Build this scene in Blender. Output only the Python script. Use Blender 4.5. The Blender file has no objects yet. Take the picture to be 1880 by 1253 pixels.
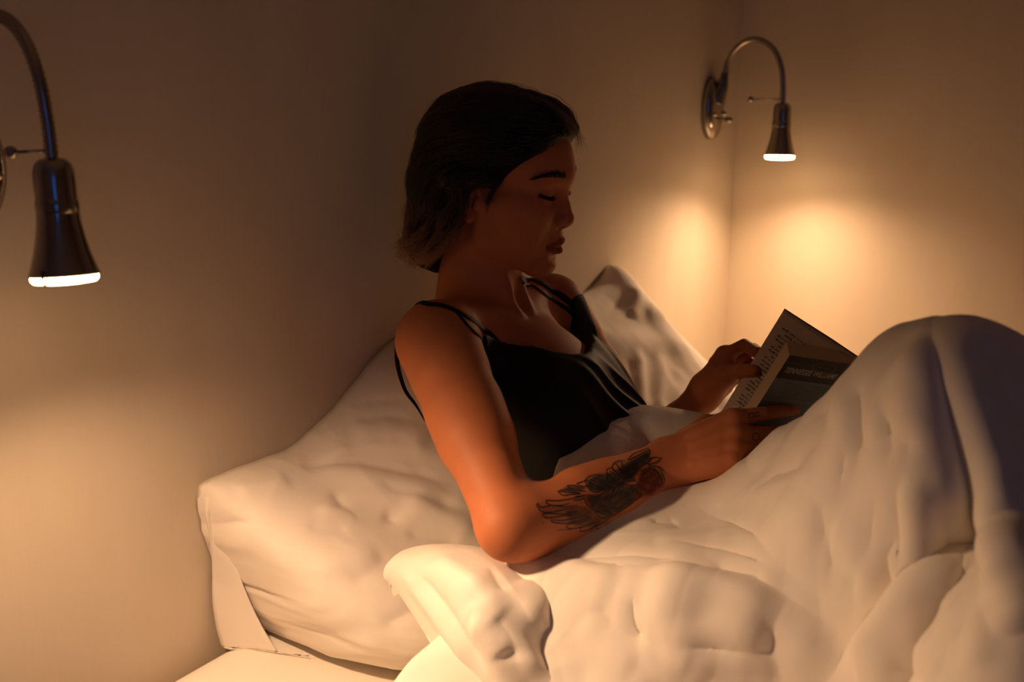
import bpy, bmesh, math, random
import numpy as np
from mathutils import Vector, Matrix

random.seed(7)
RNG = np.random.default_rng(7)
SC = bpy.context.scene
COL = SC.collection

# ------------------------------------------------------------------ camera
CAM_POS = np.array((1.06, 0.0, 1.25))
YAW, PITCH, FPX = math.radians(37.35), math.radians(14.57), 2000.0
cd = bpy.data.cameras.new('camera')
cam = bpy.data.objects.new('camera', cd)
COL.objects.link(cam)
cam.location = CAM_POS
cam.rotation_euler = (math.pi/2 - PITCH, 0, YAW)
cd.sensor_width = 36.0
cd.lens = FPX/1880*36
cd.clip_start = 0.02
cd.dof.use_dof = True
cd.dof.focus_distance = 1.34
cd.dof.aperture_fstop = 4.0
SC.camera = cam

# ------------------------------------------------------------------ world, exposure
SC.view_settings.view_transform = 'Standard'
SC.view_settings.look = 'None'
SC.view_settings.gamma = 1.0
SC.view_settings.use_curve_mapping = False
SC.view_settings.exposure = 0.12
SC.cycles.use_denoising = True
SC.cycles.max_bounces = 8
SC.cycles.sample_clamp_indirect = 6.0
SC.cycles.caustics_reflective = False
SC.cycles.caustics_refractive = False
W = bpy.data.worlds.new('dusk')
SC.world = W
W.use_nodes = True
bgn = W.node_tree.nodes['Background']
bgn.inputs['Color'].default_value = (0.03, 0.20, 0.80, 1)
bgn.inputs['Strength'].default_value = 1.0

WINDOW_Y0, WINDOW_Y1, WINDOW_Z0, WINDOW_Z1, ROOM_X = -1.85, -1.25, 0.30, 2.45, 3.3
pl = bpy.data.lights.new('window_portal', 'AREA')
pl.shape = 'RECTANGLE'
pl.size, pl.size_y = WINDOW_Z1 - WINDOW_Z0, WINDOW_Y1 - WINDOW_Y0
pl.cycles.is_portal = True
po = bpy.data.objects.new('window_portal', pl)
po.location = (ROOM_X, (WINDOW_Y0 + WINDOW_Y1)/2, (WINDOW_Z0 + WINDOW_Z1)/2)
po.rotation_euler = (0, math.pi/2, 0)
COL.objects.link(po)

# bulbs of the two reading lamps, and an added spot for the lap
LAMP_COLOR = (1.0, 0.60, 0.34)
LAMP_Y = (0.52, 2.055)
LAMP_X = 0.158
LAMP_MOUTH_Z = 1.065
LAMP_PIVOT_Z = 1.165
# the shades hang from bendable necks, each turned a little into the room: which way (from +x, degrees) and how far
LAMP_LEAN = ((-29.0, 7.0), (-64.0, 7.0))
# a broad spill per bulb, plus an off-axis spot added to brighten her lap.  (lamp, watts, cone, which way, how far off straight down)
BEAMS = ((0, 18.0, 142, 20.0, 19.0), (0, 13.0, 96, 14.0, 52.0), (1, 15.0, 158, -60.0, 18.0))
def lean_matrix(i, lean=None):
    az, t = (math.radians(a) for a in (lean or LAMP_LEAN[i]))
    return Matrix.Rotation(-t, 4, Vector((-math.sin(az), math.cos(az), 0)))
for i, watts, cone_, az_, off_ in BEAMS:
    ld = bpy.data.lights.new('bulb_and_lap_light', 'SPOT')
    ld.energy = watts
    ld.color = LAMP_COLOR
    ld.shadow_soft_size = 0.022
    ld.spot_size = math.radians(cone_)
    ld.spot_blend = 1.0
    lo = bpy.data.objects.new('bulb_and_lap_light', ld)
    lo.location = Vector((LAMP_X, LAMP_Y[i], LAMP_PIVOT_Z)) + lean_matrix(i) @ Vector((0, 0, LAMP_MOUTH_Z - 0.014 - LAMP_PIVOT_Z))
    lo.rotation_euler = lean_matrix(i, (az_, off_)).to_euler()
    COL.objects.link(lo)

# ------------------------------------------------------------------ helpers
CP, SP, CY, SY = math.cos(PITCH), math.sin(PITCH), math.cos(YAW), math.sin(YAW)
C_RIGHT = np.array((CY, SY, 0.0))
C_FWD = np.array((-SY*CP, CY*CP, -SP))
C_UP = np.array((-SY*SP, CY*SP, CP))

def ray(px, py):
    return C_FWD + (px - 940.0)/FPX*C_RIGHT - (py - 626.5)/FPX*C_UP

def at(px, py, depth):
    """Point of the room seen at a photograph pixel, at a distance along the lens axis."""
    return CAM_POS + depth*ray(px, py)

def tag(o, label=None, cat=None, group=None, kind=None):
    if label: o['label'] = label
    if cat: o['category'] = cat
    if group: o['group'] = group
    if kind: o['kind'] = kind
    return o

def empty(name, loc, label, cat, group=None):
    o = bpy.data.objects.new(name, None)
    o.location = loc
    o.empty_display_size = 0.05
    COL.objects.link(o)
    return tag(o, label, cat, group)

def link(name, me, mat=None, parent=None, smooth=True):
    o = bpy.data.objects.new(name, me)
    COL.objects.link(o)
    if mat is not None:
        me.materials.clear()
        me.materials.append(mat)
    if smooth and len(me.polygons):
        me.polygons.foreach_set('use_smooth', np.ones(len(me.polygons), dtype=bool))
    if parent is not None:
        o.parent = parent
        o.matrix_parent_inverse = Matrix.Translation(parent.location).inverted()
    return o

def mesh_np(name, V, F):
    """Mesh from an (n,3) array and an (m,3|4) array."""
    me = bpy.data.meshes.new(name)
    V = np.asarray(V, dtype=np.float32); F = np.asarray(F, dtype=np.int32)
    me.vertices.add(len(V)); me.vertices.foreach_set('co', V.ravel())
    k = F.shape[1]
    me.loops.add(F.size); me.loops.foreach_set('vertex_index', F.ravel())
    me.polygons.add(len(F))
    me.polygons.foreach_set('loop_start', np.arange(0, F.size, k, dtype=np.int32))
    me.update(calc_edges=True)
    me.validate()
    return me

def obj_np(name, V, F, mat, parent=None, smooth=True):
    return link(name, mesh_np(name, V, F), mat, parent, smooth)

def obj_bm(name, bm, mat, parent=None, smooth=True, bevel=0.0, segs=2):
    if bevel:
        bmesh.ops.bevel(bm, geom=list(bm.edges), offset=bevel, segments=segs, affect='EDGES', profile=0.6)
    bmesh.ops.recalc_face_normals(bm, faces=bm.faces)
    me = bpy.data.meshes.new(name)
    bm.to_mesh(me); bm.free()
    return link(name, me, mat, parent, smooth)

def bm_box(bm, lo, hi):
    r = bmesh.ops.create_cube(bm, size=1.0)
    lo, hi = Vector(lo), Vector(hi)
    for v in r['verts']:
        v.co = Vector(((v.co.x+.5)*(hi.x-lo.x)+lo.x, (v.co.y+.5)*(hi.y-lo.y)+lo.y, (v.co.z+.5)*(hi.z-lo.z)+lo.z))
    return r['verts']

def box_obj(name, lo, hi, mat, parent=None, bevel=0.0, segs=2):
    bm = bmesh.new(); bm_box(bm, lo, hi)
    return obj_bm(name, bm, mat, parent, smooth=bool(bevel), bevel=bevel, segs=segs)

def catmull(pts, n=8):
    P = np.asarray(pts, float)
    Q = np.vstack([2*P[0]-P[1], P, 2*P[-1]-P[-2]])
    out = []
    for i in range(1, len(Q)-2):
        p0, p1, p2, p3 = Q[i-1], Q[i], Q[i+1], Q[i+2]
        for t in np.linspace(0, 1, n, endpoint=False):
            out.append(0.5*((2*p1)+(-p0+p2)*t+(2*p0-5*p1+4*p2-p3)*t*t+(-p0+3*p1-3*p2+p3)*t**3))
    out.append(P[-1])
    return np.array(out)

def tube_arrays(path, radii, sides=14, cap=True):
    P = np.asarray(path, float); n = len(P)
    R = np.broadcast_to(np.asarray(radii, float), (n,))
    T = np.gradient(P, axis=0); T /= np.linalg.norm(T, axis=1)[:, None]+1e-12
    up = np.array((0, 0, 1.0)) if abs(T[0][2]) < .9 else np.array((0, 1.0, 0))
    N = np.cross(T[0], up); N /= np.linalg.norm(N)
    V = []; A = np.linspace(0, 2*np.pi, sides, endpoint=False)
    for i in range(n):
        N = N - T[i]*np.dot(N, T[i]); N /= np.linalg.norm(N)
        B = np.cross(T[i], N)
        V.append(P[i] + R[i]*(np.cos(A)[:, None]*N + np.sin(A)[:, None]*B))
    V = np.concatenate(V)
    F = []
    for i in range(n-1):
        for j in range(sides):
            k = (j+1) % sides
            F.append((i*sides+j, i*sides+k, (i+1)*sides+k, (i+1)*sides+j))
    if cap:
        V = np.vstack([V, P[0], P[-1]]); a, b = len(V)-2, len(V)-1
        for j in range(sides):
            k = (j+1) % sides
            F.append((a, k, j, j)); F.append((b, (n-1)*sides+j, (n-1)*sides+k, (n-1)*sides+k))
    return V, F

def poly_obj(name, V, F, mat, parent=None, smooth=True):
    me = bpy.data.meshes.new(name)
    F = [tuple(dict.fromkeys(int(i) for i in f)) for f in F]
    me.from_pydata([tuple(map(float, v)) for v in V], [], F)
    me.update()
    return link(name, me, mat, parent, smooth)

def lathe_arrays(profile, sides=40, centre=(0, 0, 0), axis='z'):
    V = []; F = []; A = np.linspace(0, 2*np.pi, sides, endpoint=False)
    for r, z in profile:
        for a in A:
            if axis == 'z': V.append((centre[0]+r*math.cos(a), centre[1]+r*math.sin(a), centre[2]+z))
            else: V.append((centre[0]+z, centre[1]+r*math.cos(a), centre[2]+r*math.sin(a)))
    for i in range(len(profile)-1):
        for j in range(sides):
            k = (j+1) % sides
            F.append((i*sides+j, i*sides+k, (i+1)*sides+k, (i+1)*sides+j))
    return V, F

# ------------------------------------------------------------------ materials
def material(name, color=(.8, .8, .8), rough=.5, metal=0.0, **kw):
    m = bpy.data.materials.new(name); m.use_nodes = True
    b = m.node_tree.nodes['Principled BSDF']
    b.inputs['Base Color'].default_value = (*color, 1)
    b.inputs['Roughness'].default_value = rough
    b.inputs['Metallic'].default_value = metal
    for k, v in kw.items():
        b.inputs[k.replace('_', ' ')].default_value = v
    return m

def nn(m, t, **kw):
    n = m.node_tree.nodes.new(t)
    for k, v in kw.items(): setattr(n, k, v)
    return n

def lk(m, a, b): m.node_tree.links.new(a, b)

def add_bump(m, scale, strength, dist, stretch=(1, 1, 1), detail=4.0, mix=None):
    """Fine relief from object-space noise, and optionally a faint tone variation."""
    b = m.node_tree.nodes['Principled BSDF']
    tc = nn(m, 'ShaderNodeTexCoord'); mp = nn(m, 'ShaderNodeMapping')
    mp.inputs['Scale'].default_value = stretch
    no = nn(m, 'ShaderNodeTexNoise'); no.inputs['Scale'].default_value = scale; no.inputs['Detail'].default_value = detail
    bu = nn(m, 'ShaderNodeBump'); bu.inputs['Strength'].default_value = strength; bu.inputs['Distance'].default_value = dist
    lk(m, tc.outputs['Object'], mp.inputs['Vector']); lk(m, mp.outputs['Vector'], no.inputs['Vector'])
    lk(m, no.outputs['Fac'], bu.inputs['Height'])
    if b.inputs['Normal'].links:
        lk(m, b.inputs['Normal'].links[0].from_socket, bu.inputs['Normal'])
    lk(m, bu.outputs['Normal'], b.inputs['Normal'])
    if mix:
        rp = nn(m, 'ShaderNodeValToRGB')
        rp.color_ramp.elements[0].position = .3; rp.color_ramp.elements[1].position = .7
        rp.color_ramp.elements[0].color = (*mix[0], 1); rp.color_ramp.elements[1].color = (*mix[1], 1)
        lk(m, no.outputs['Fac'], rp.inputs['Fac']); lk(m, rp.outputs['Color'], b.inputs['Base Color'])
    return no

M = {}
M['wall'] = material('painted_plaster', (.66, .57, .44), .75)
add_bump(M['wall'], 9, .25, .004, (1, 1, .35), 6, ((.63, .54, .415), (.68, .59, .46)))
add_bump(M['wall'], 90, .30, .0016, (1, 1, .10), 8)
M['ceiling'] = material('ceiling_paint', (.8, .72, .60), .9)
M['floor'] = material('floor_wood', (.52, .33, .20), .5)
add_bump(M['floor'], 6, .1, .002, (1, 14, 1), 4, ((.46, .28, .16), (.58, .37, .23)))
M['linen'] = material('white_cotton', (.88, .81, .71), .85, Sheen_Weight=.15)
add_bump(M['linen'], 38, .20, .004, (1, 1, 1), 6)
add_bump(M['linen'], 900, .10, .0004, (1, 1, 1), 2)
M['nickel'] = material('brushed_nickel', (.42, .38, .33), .15, 1.0)
M['nickel_dark'] = material('dark_nickel', (.20, .18, .16), .3, 1.0)
M['wood'] = material('bed_wood', (.12, .07, .04), .5)
M['frame_white'] = material('window_paint', (.7, .7, .68), .5)
M['bulb'] = material('bulb_glow', (1, .8, .6), .3)
b_ = M['bulb'].node_tree.nodes['Principled BSDF']
b_.inputs['Emission Color'].default_value = (1.0, .60, .30, 1); b_.inputs['Emission Strength'].default_value = 30.0
M['pane'] = bpy.data.materials.new('window_glass'); M['pane'].use_nodes = True
_n = M['pane'].node_tree; _n.nodes.clear()
_o = _n.nodes.new('ShaderNodeOutputMaterial'); _t = _n.nodes.new('ShaderNodeBsdfTransparent'); _g = _n.nodes.new('ShaderNodeBsdfGlossy')
_x = _n.nodes.new('ShaderNodeMixShader'); _x.inputs[0].default_value = .06; _g.inputs['Roughness'].default_value = .02
_n.links.new(_t.outputs[0], _x.inputs[1]); _n.links.new(_g.outputs[0], _x.inputs[2]); _n.links.new(_x.outputs[0], _o.inputs[0])

# ------------------------------------------------------------------ the room
CORNER_Y, BACK_Y, CEIL = 2.18, -1.9, 2.6
def struct(name, lo, hi, mat, **k):
    return tag(box_obj(name, lo, hi, mat, **k), kind='structure')
struct('floor', (-.1, BACK_Y-.1, -.1), (ROOM_X+.1, CORNER_Y+.1, 0), M['floor'])
struct('ceiling', (-.1, BACK_Y-.1, CEIL), (ROOM_X+.1, CORNER_Y+.1, CEIL+.1), M['ceiling'])
struct('wall_left', (-.1, BACK_Y-.1, 0), (0, CORNER_Y+.1, CEIL), M['wall'])
struct('wall_far', (0, CORNER_Y, 0), (ROOM_X, CORNER_Y+.1, CEIL), M['wall'])
struct('wall_near', (0, BACK_Y-.1, 0), (ROOM_X, BACK_Y, CEIL), M['wall'])
bm = bmesh.new()
bm_box(bm, (ROOM_X, BACK_Y-.1, 0), (ROOM_X+.1, WINDOW_Y0, CEIL))
bm_box(bm, (ROOM_X, WINDOW_Y1, 0), (ROOM_X+.1, CORNER_Y+.1, CEIL))
bm_box(bm, (ROOM_X, WINDOW_Y0, 0), (ROOM_X+.1, WINDOW_Y1, WINDOW_Z0))
bm_box(bm, (ROOM_X, WINDOW_Y0, WINDOW_Z1), (ROOM_X+.1, WINDOW_Y1, CEIL))
tag(obj_bm('wall_right', bm, M['wall'], smooth=False), kind='structure')
bm = bmesh.new()
for lo, hi in (((WINDOW_Y0, WINDOW_Z0), (WINDOW_Y0+.04, WINDOW_Z1)), ((WINDOW_Y1-.04, WINDOW_Z0), (WINDOW_Y1, WINDOW_Z1)),
               ((WINDOW_Y0+.04, WINDOW_Z0), (WINDOW_Y1-.04, WINDOW_Z0+.04)), ((WINDOW_Y0+.04, WINDOW_Z1-.04), (WINDOW_Y1-.04, WINDOW_Z1))):
    bm_box(bm, (ROOM_X+.02, lo[0], lo[1]), (ROOM_X+.08, hi[0], hi[1]))
wf = tag(obj_bm('window_1', bm, M['frame_white'], smooth=False), kind='structure')
tag(box_obj('pane', (ROOM_X+.048, WINDOW_Y0+.04, WINDOW_Z0+.04), (ROOM_X+.052, WINDOW_Y1-.04, WINDOW_Z1-.04), M['pane'], wf), kind='structure')
for nm, lo, hi in (('baseboard_left', (0, BACK_Y, 0), (.014, CORNER_Y, .08)), ('baseboard_far', (.014, CORNER_Y-.014, 0), (ROOM_X, CORNER_Y, .08))):
    struct(nm, lo, hi, M['frame_white'])

# ------------------------------------------------------------------ the bed
MAT_Z = 0.528
BED_Y0, BED_Y1, BED_X1 = 0.60, 2.14, 2.06
bed = empty('bed', (1.03, 1.37, 0), 'low double bed with white fitted sheet pushed against the wall', 'bed')
box_obj('bed_base', (.02, BED_Y0+.02, .16), (BED_X1-.01, BED_Y1-.02, .295), M['wood'], bed, bevel=.006)
for lx in (.12, 1.92):
    for ly in (BED_Y0+.12, BED_Y1-.16):
        box_obj('leg', (lx, ly, 0), (lx+.06, ly+.06, .16), M['wood'], bed, bevel=.004)
# mattress under its fitted sheet: a rounded slab with slack at the corners
def rounded_slab(lo, hi, r, nx, ny, fn):
    bm = bmesh.new(); bm_box(bm, lo, hi)
    bmesh.ops.bevel(bm, geom=list(bm.edges), offset=r, segments=5, affect='EDGES', profile=.55)
    bmesh.ops.subdivide_edges(bm, edges=[e for e in bm.edges if e.calc_length() > .3], cuts=24, use_grid_fill=True)
    for v in bm.verts:
        v.co += Vector(fn(v.co))
    return bm
obj_bm('mattress', rounded_slab((.015, BED_Y0, .295), (BED_X1, BED_Y1, MAT_Z), .035, 10, 10,
       lambda c: (0, .004*math.sin(c.x*31)*(c.y < 1), .003*math.sin(c.x*23+c.y*17)*(c.z > .4))), M['linen'], bed)

# ------------------------------------------------------------------ reading lamps
def tilted(V, ly, i):
    R = lean_matrix(i); c = Vector((LAMP_X, ly, LAMP_PIVOT_Z))
    return [tuple(c + R @ (Vector(v)-c)) for v in V]
def reading_lamp(ly, tilt, label):
    root = empty('reading_lamp', (0.0, ly, 1.155), label, 'wall lamp', 'bedside reading lamps')
    # oval backplate, domed
    V = []; F = []; n = 48
    rings = [(1.0, .000), (1.0, .009), (.96, .014), (.80, .019), (.5, .0225), (.2, .0240)]
    for s, x in rings:
        for k in range(n):
            a = 2*math.pi*k/n
            V.append((x, ly+.036*s*math.cos(a), 1.150+.062*s*math.sin(a)))
    for i in range(len(rings)-1):
        for k in range(n):
            F.append((i*n+k, i*n+(k+1) % n, (i+1)*n+(k+1) % n, (i+1)*n+k))
    F.append(tuple(range(n-1, -1, -1))); F.append(tuple((len(rings)-1)*n+k for k in range(n)))
    plate = poly_obj('backplate', V, F, M['nickel'], root)
    for sy in (-.020, .020):
        V, F = lathe_arrays([(0.0001, .010), (.0035, .009), (.0050, .005), (.0050, 0), (.0001, 0)], 16, (.019, ly+sy, 1.140), 'x')
        poly_obj('screw', V, F, M['nickel'], plate)
    V, F = lathe_arrays([(.0001, 0), (.0035, 0), (.0035, .012), (.0062, .015), (.0068, .021), (.0045, .026), (.0001, .027)], 18, (.023, ly+.004, 1.128), 'x')
    poly_obj('switch', V, F, M['nickel'], plate)
    # tapered socket that carries the gooseneck
    path = catmull([(.014, ly, 1.165), (.021, ly, 1.180), (.028, ly, 1.198), (.031, ly, 1.222)], 5)
    V, F = tube_arrays(path, np.linspace(.019, .0066, len(path)), 20)
    poly_obj('neck_socket', V, F, M['nickel_dark'], root)
    # ribbed gooseneck
    path = catmull([(.031, ly, 1.210), (.0345, ly, 1.238), (.050, ly, 1.266), (.078, ly, 1.284), (.108, ly, 1.283), (.135, ly, 1.264), (.151, ly, 1.232), (.157, ly, 1.196), (.158, ly, 1.160)], 14)
    r = .0056 + .0005*np.cos(np.arange(len(path))*math.pi)
    V, F = tube_arrays(path, r, 16)
    poly_obj('gooseneck', V, F, M['nickel'], root)
    # shade: dome, narrow barrel, flared bell, open below (inner skin too)
    outer = [(.0065, .1005), (.0110, .0995), (.0152, .0955), (.0172, .0890), (.0176, .0800), (.0174, .0660), (.0176, .0560), (.0186, .0450),
             (.0208, .0320), (.0240, .0180), (.0276, .0060), (.0297, .0000), (.0302, -.0012), (.0298, -.0024)]
    inner = [(.0288, -.0016), (.0266, .0060), (.0229, .0180), (.0197, .0320), (.0170, .0450), (.0150, .0560), (.0001, .0580)]
    V, F = lathe_arrays(outer+inner, 48, (LAMP_X, ly, LAMP_MOUTH_Z))
    sh = poly_obj('lamp_shade', tilted(V, ly, tilt), F, M['nickel'], root)
    V, F = lathe_arrays([(.0178, .0640), (.0184, .0630), (.0184, .0530), (.0178, .0520)], 40, (LAMP_X, ly, LAMP_MOUTH_Z))
    poly_obj('collar', tilted(V, ly, tilt), F, M['nickel'], sh)
    # frosted front lens of the bulb, standing a little proud of the rim, and the clip that holds it
    V, F = lathe_arrays([(.0001, .0020), (.0285, .0020), (.0287, -.0010), (.0284, -.0060), (.0262, -.0084), (.018, -.0095), (.0001, -.0100)], 40, (LAMP_X, ly, LAMP_MOUTH_Z))
    poly_obj('bulb', tilted(V, ly, tilt), F, M['bulb'], root)
    V, F = tube_arrays([(LAMP_X+.0298*.4, ly-.0298*.916, LAMP_MOUTH_Z+.004), (LAMP_X+.0300*.4, ly-.0300*.916, LAMP_MOUTH_Z-.004), (LAMP_X+.0270*.4, ly-.0270*.916, LAMP_MOUTH_Z-.0095)], .0014, 8)
    poly_obj('clip', tilted(V, ly, tilt), F, M['nickel_dark'], sh)
    # aiming rod with its ball
    V, F = tube_arrays([(LAMP_X, ly, 1.172), (LAMP_X-.066, ly, 1.174)], .0016, 10)
    poly_obj('aiming_rod', tilted(V, ly, tilt), F, M['nickel'], root)
    bm = bmesh.new(); bmesh.ops.create_uvsphere(bm, u_segments=18, v_segments=12, radius=.0062)
    for v in bm.verts: v.co = Vector(tilted([(v.co.x+LAMP_X-.068, v.co.y+ly, v.co.z+1.174)], ly, tilt)[0])
    obj_bm('ball_knob', bm, M['nickel'], root)
    return root
reading_lamp(LAMP_Y[0], 0, 'nickel gooseneck reading lamp nearest the camera, at the left edge, lit')
reading_lamp(LAMP_Y[1], 1, 'smaller-looking nickel gooseneck reading lamp beside the room corner, lit')

# ------------------------------------------------------------------ signed distance modelling (for the figure, her hair and her top)
def smin(a, b, k):
    if k <= 0: return np.minimum(a, b)
    h = np.clip(.5 + .5*(b-a)/k, 0, 1)
    return b*(1-h) + a*h - k*h*(1-h)
def smax(a, b, k): return -smin(-a, -b, k)

class Prim:
    """kind, data, blend radius, op ('+' joins, '-' carves)"""
    __slots__ = ('f', 'c', 'r', 'k', 'op')
    def __init__(self, f, c, r, k, op='+'):
        self.f, self.c, self.r, self.k, self.op = f, np.asarray(c, float), r, k, op

def ball(c, r, k=.01, op='+'):
    c = np.asarray(c, float)
    return Prim(lambda P: np.linalg.norm(P-c, axis=1)-r, c, r, k, op)

def ell(c, rad, k=.01, op='+', R=None):
    c = np.asarray(c, float); rad = np.asarray(rad, float)
    Rm = np.eye(3) if R is None else np.asarray(R, float)      # columns are the ellipsoid's own axes
    def f(P):
        q = (P-c) @ Rm
        a = np.linalg.norm(q/rad, axis=1); b = np.linalg.norm(q/(rad*rad), axis=1)+1e-9
        return a*(a-1)/b
    return Prim(f, c, rad.max(), k, op)

def cone(a, b, ra, rb, k=.01, op='+'):
    """round cone between two joints"""
    a = np.asarray(a, float); b = np.asarray(b, float); ba = b-a; l2 = ba@ba
    def f(P):
        pa = P-a; t = np.clip(pa@ba/l2, 0, 1)
        return np.linalg.norm(pa - t[:, None]*ba, axis=1) - (ra+(rb-ra)*t)
    return Prim(f, (a+b)/2, math.sqrt(l2)/2+max(ra, rb), k, op)

def flatcone(a, b, ra, rb, side, flat, k=.01, op='+'):
    """round cone whose section is wider along `side` by the factor `flat`"""
    a = np.asarray(a, float); b = np.asarray(b, float); ba = b-a; l2 = ba@ba
    s = np.asarray(side, float); s = s - ba*(s@ba)/l2; s /= np.linalg.norm(s)
    def f(P):
        pa = P-a; t = np.clip(pa@ba/l2, 0, 1); q = pa - t[:, None]*ba
        u = q@s; q = q - u[:, None]*s + (u/flat)[:, None]*s
        return np.linalg.norm(q, axis=1) - (ra+(rb-ra)*t)
    return Prim(f, (a+b)/2, math.sqrt(l2)/2+max(ra, rb)*max(flat, 1), k, op)

def field(prims, P, c=None, R=None):
    d = None
    for p in prims:
        if c is not None and np.linalg.norm(p.c-c) > p.r + R + p.k + .03: continue
        v = p.f(P)
        if d is None:
            if p.op == '+': d = v
            continue
        d = smin(d, v, p.k) if p.op == '+' else smax(d, -v, p.k)
    return np.full(len(P), .05) if d is None else d

class Figure:
    """groups of primitives; groups are joined with their own small radius"""
    def __init__(self, groups, extra=None):
        self.groups, self.extra = groups, extra
    def __call__(self, P, c=None, R=None):
        d = None
        for prims, k in self.groups:
            v = field(prims, P, c, R)
            d = v if d is None else smin(d, v, k)
        if self.extra is not None: d = self.extra(P, d)
        return d

def sdf_grad(f, P, c=None, R=None, e=5e-4):
    g = np.empty_like(P)
    for i in range(3):
        dv = np.zeros(3); dv[i] = e
        g[:, i] = f(P+dv, c, R)-f(P-dv, c, R)
    return g/(np.linalg.norm(g, axis=1)[:, None]+1e-12)

def cells(P, s=.05):
    """split points into small neighbourhoods so that only nearby primitives are evaluated"""
    q = np.floor(P/s).astype(np.int64); key = (q[:, 0]*4001+q[:, 1])*4001+q[:, 2]
    o = np.argsort(key, kind='stable'); ks = key[o]
    cut = np.flatnonzero(np.diff(ks))+1
    for ix in np.split(o, cut):
        c = (P[ix].min(0)+P[ix].max(0))/2
        yield ix, c, float(np.linalg.norm(P[ix]-c, axis=1).max())+.004

def project(f, P, off=0.0, n=2):
    """settle points on the modelled surface (or at a distance off from it)"""
    P = np.array(P, float)
    offs = np.broadcast_to(off, (len(P),))
    for ix, c, R in cells(P):
        p = P[ix]
        for _ in range(n):
            d = f(p, c, R)-offs[ix]
            p = p - np.clip(d, -.012, .012)[:, None]*sdf_grad(f, p, c, R)
        P[ix] = p
    return P

def surface(f, lo, hi, h, block=16):
    """Surface nets over the box lo..hi with cell h; only blocks near the surface are sampled."""
    lo = np.asarray(lo, float); n = np.ceil((np.asarray(hi)-lo)/h).astype(int)+1
    n = (np.ceil((n-1)/block).astype(int)*block)+1
    D = np.full(tuple(n), .05, np.float32)
    nb = (n-1)//block; rad = block*h*math.sqrt(3)/2
    ax = [np.arange(block+1)*h]*3
    G = np.stack(np.meshgrid(*ax, indexing='ij'), -1).reshape(-1, 3)
    cs = np.stack(np.meshgrid(*[np.arange(k) for k in nb], indexing='ij'), -1).reshape(-1, 3)
    for b in cs:
        o = lo+b*block*h; c = o+block*h/2
        dc = float(f(c[None], c, rad)[0])
        sl = tuple(slice(b[i]*block, b[i]*block+block+1) for i in range(3))
        if dc > rad*1.25+.012: continue
        if dc < -rad*1.6: D[sl] = -.05; continue
        D[sl] = f(G+o, c, rad).reshape(block+1, block+1, block+1)
    S = D < 0
    m = tuple(k-1 for k in n)
    cnt = np.zeros(m, np.int8)
    for i in (0, 1):
        for j in (0, 1):
            for k in (0, 1):
                cnt += S[i:i+m[0], j:j+m[1], k:k+m[2]]
    act = (cnt > 0) & (cnt < 8)
    idx = np.argwhere(act)
    num = np.full(m, -1, np.int32); num[act] = np.arange(len(idx))
    acc = np.zeros((len(idx), 3)); w = np.zeros(len(idx))
    cor = [(i, j, k) for i in (0, 1) for j in (0, 1) for k in (0, 1)]
    val = {c: D[idx[:, 0]+c[0], idx[:, 1]+c[1], idx[:, 2]+c[2]].astype(float) for c in cor}
    for a in cor:
        for axis in range(3):
            if a[axis]: continue
            b = list(a); b[axis] = 1; b = tuple(b)
            va, vb = val[a], val[b]; x = (va < 0) != (vb < 0)
            t = np.where(x, va/np.where(x, va-vb, 1), 0)
            p = np.tile(np.array(a, float), (len(idx), 1)); p[:, axis] += t
            acc[x] += p[x]; w[x] += 1
    V = lo + (idx + acc/np.maximum(w, 1)[:, None])*h
    Q = []
    for axis in range(3):
        o1, o2 = [(1, 2), (2, 0), (0, 1)][axis]
        sl0 = [slice(1, k-1) for k in n]; sl0[axis] = slice(0, n[axis]-1)
        s1 = list(sl0); s1[axis] = slice(1, n[axis])
        A = S[tuple(sl0)]; B = S[tuple(s1)]
        e = np.argwhere(A != B)
        flip = A[tuple(e.T)]
        base = e + 1; base[:, axis] -= 1
        def cell(d1, d2):
            q = base.copy(); q[:, o1] -= d1; q[:, o2] -= d2
            return num[q[:, 0], q[:, 1], q[:, 2]]
        f4 = np.stack([cell(1, 1), cell(0, 1), cell(0, 0), cell(1, 0)], 1)
        f4[~flip] = f4[~flip][:, ::-1]
        Q.append(f4)
    Q = np.vstack(Q); Q = Q[(Q >= 0).all(1)]
    return V, Q

def raymarch(f, px, py, t0=.8, t1=2.2):
    """Where the lines of sight through photograph pixels meet a modelled body (traced once to place seams and ink)."""
    px = np.atleast_1d(np.asarray(px, float)); py = np.atleast_1d(np.asarray(py, float))
    D = C_FWD[None] + ((px-940)/FPX)[:, None]*C_RIGHT - ((py-626.5)/FPX)[:, None]*C_UP
    L = np.linalg.norm(D, axis=1); t = np.full(len(px), t0)
    for _ in range(90):
        P = CAM_POS + t[:, None]*D
        t = np.minimum(t + np.clip(f(P), -.02, .05)*.8/L, t1)
    return CAM_POS + t[:, None]*D, t < t1-1e-6

# ------------------------------------------------------------------ the reader: proportions and pose (metres, room coordinates)
def unit(v): v = np.asarray(v, float); return v/np.linalg.norm(v)
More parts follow.
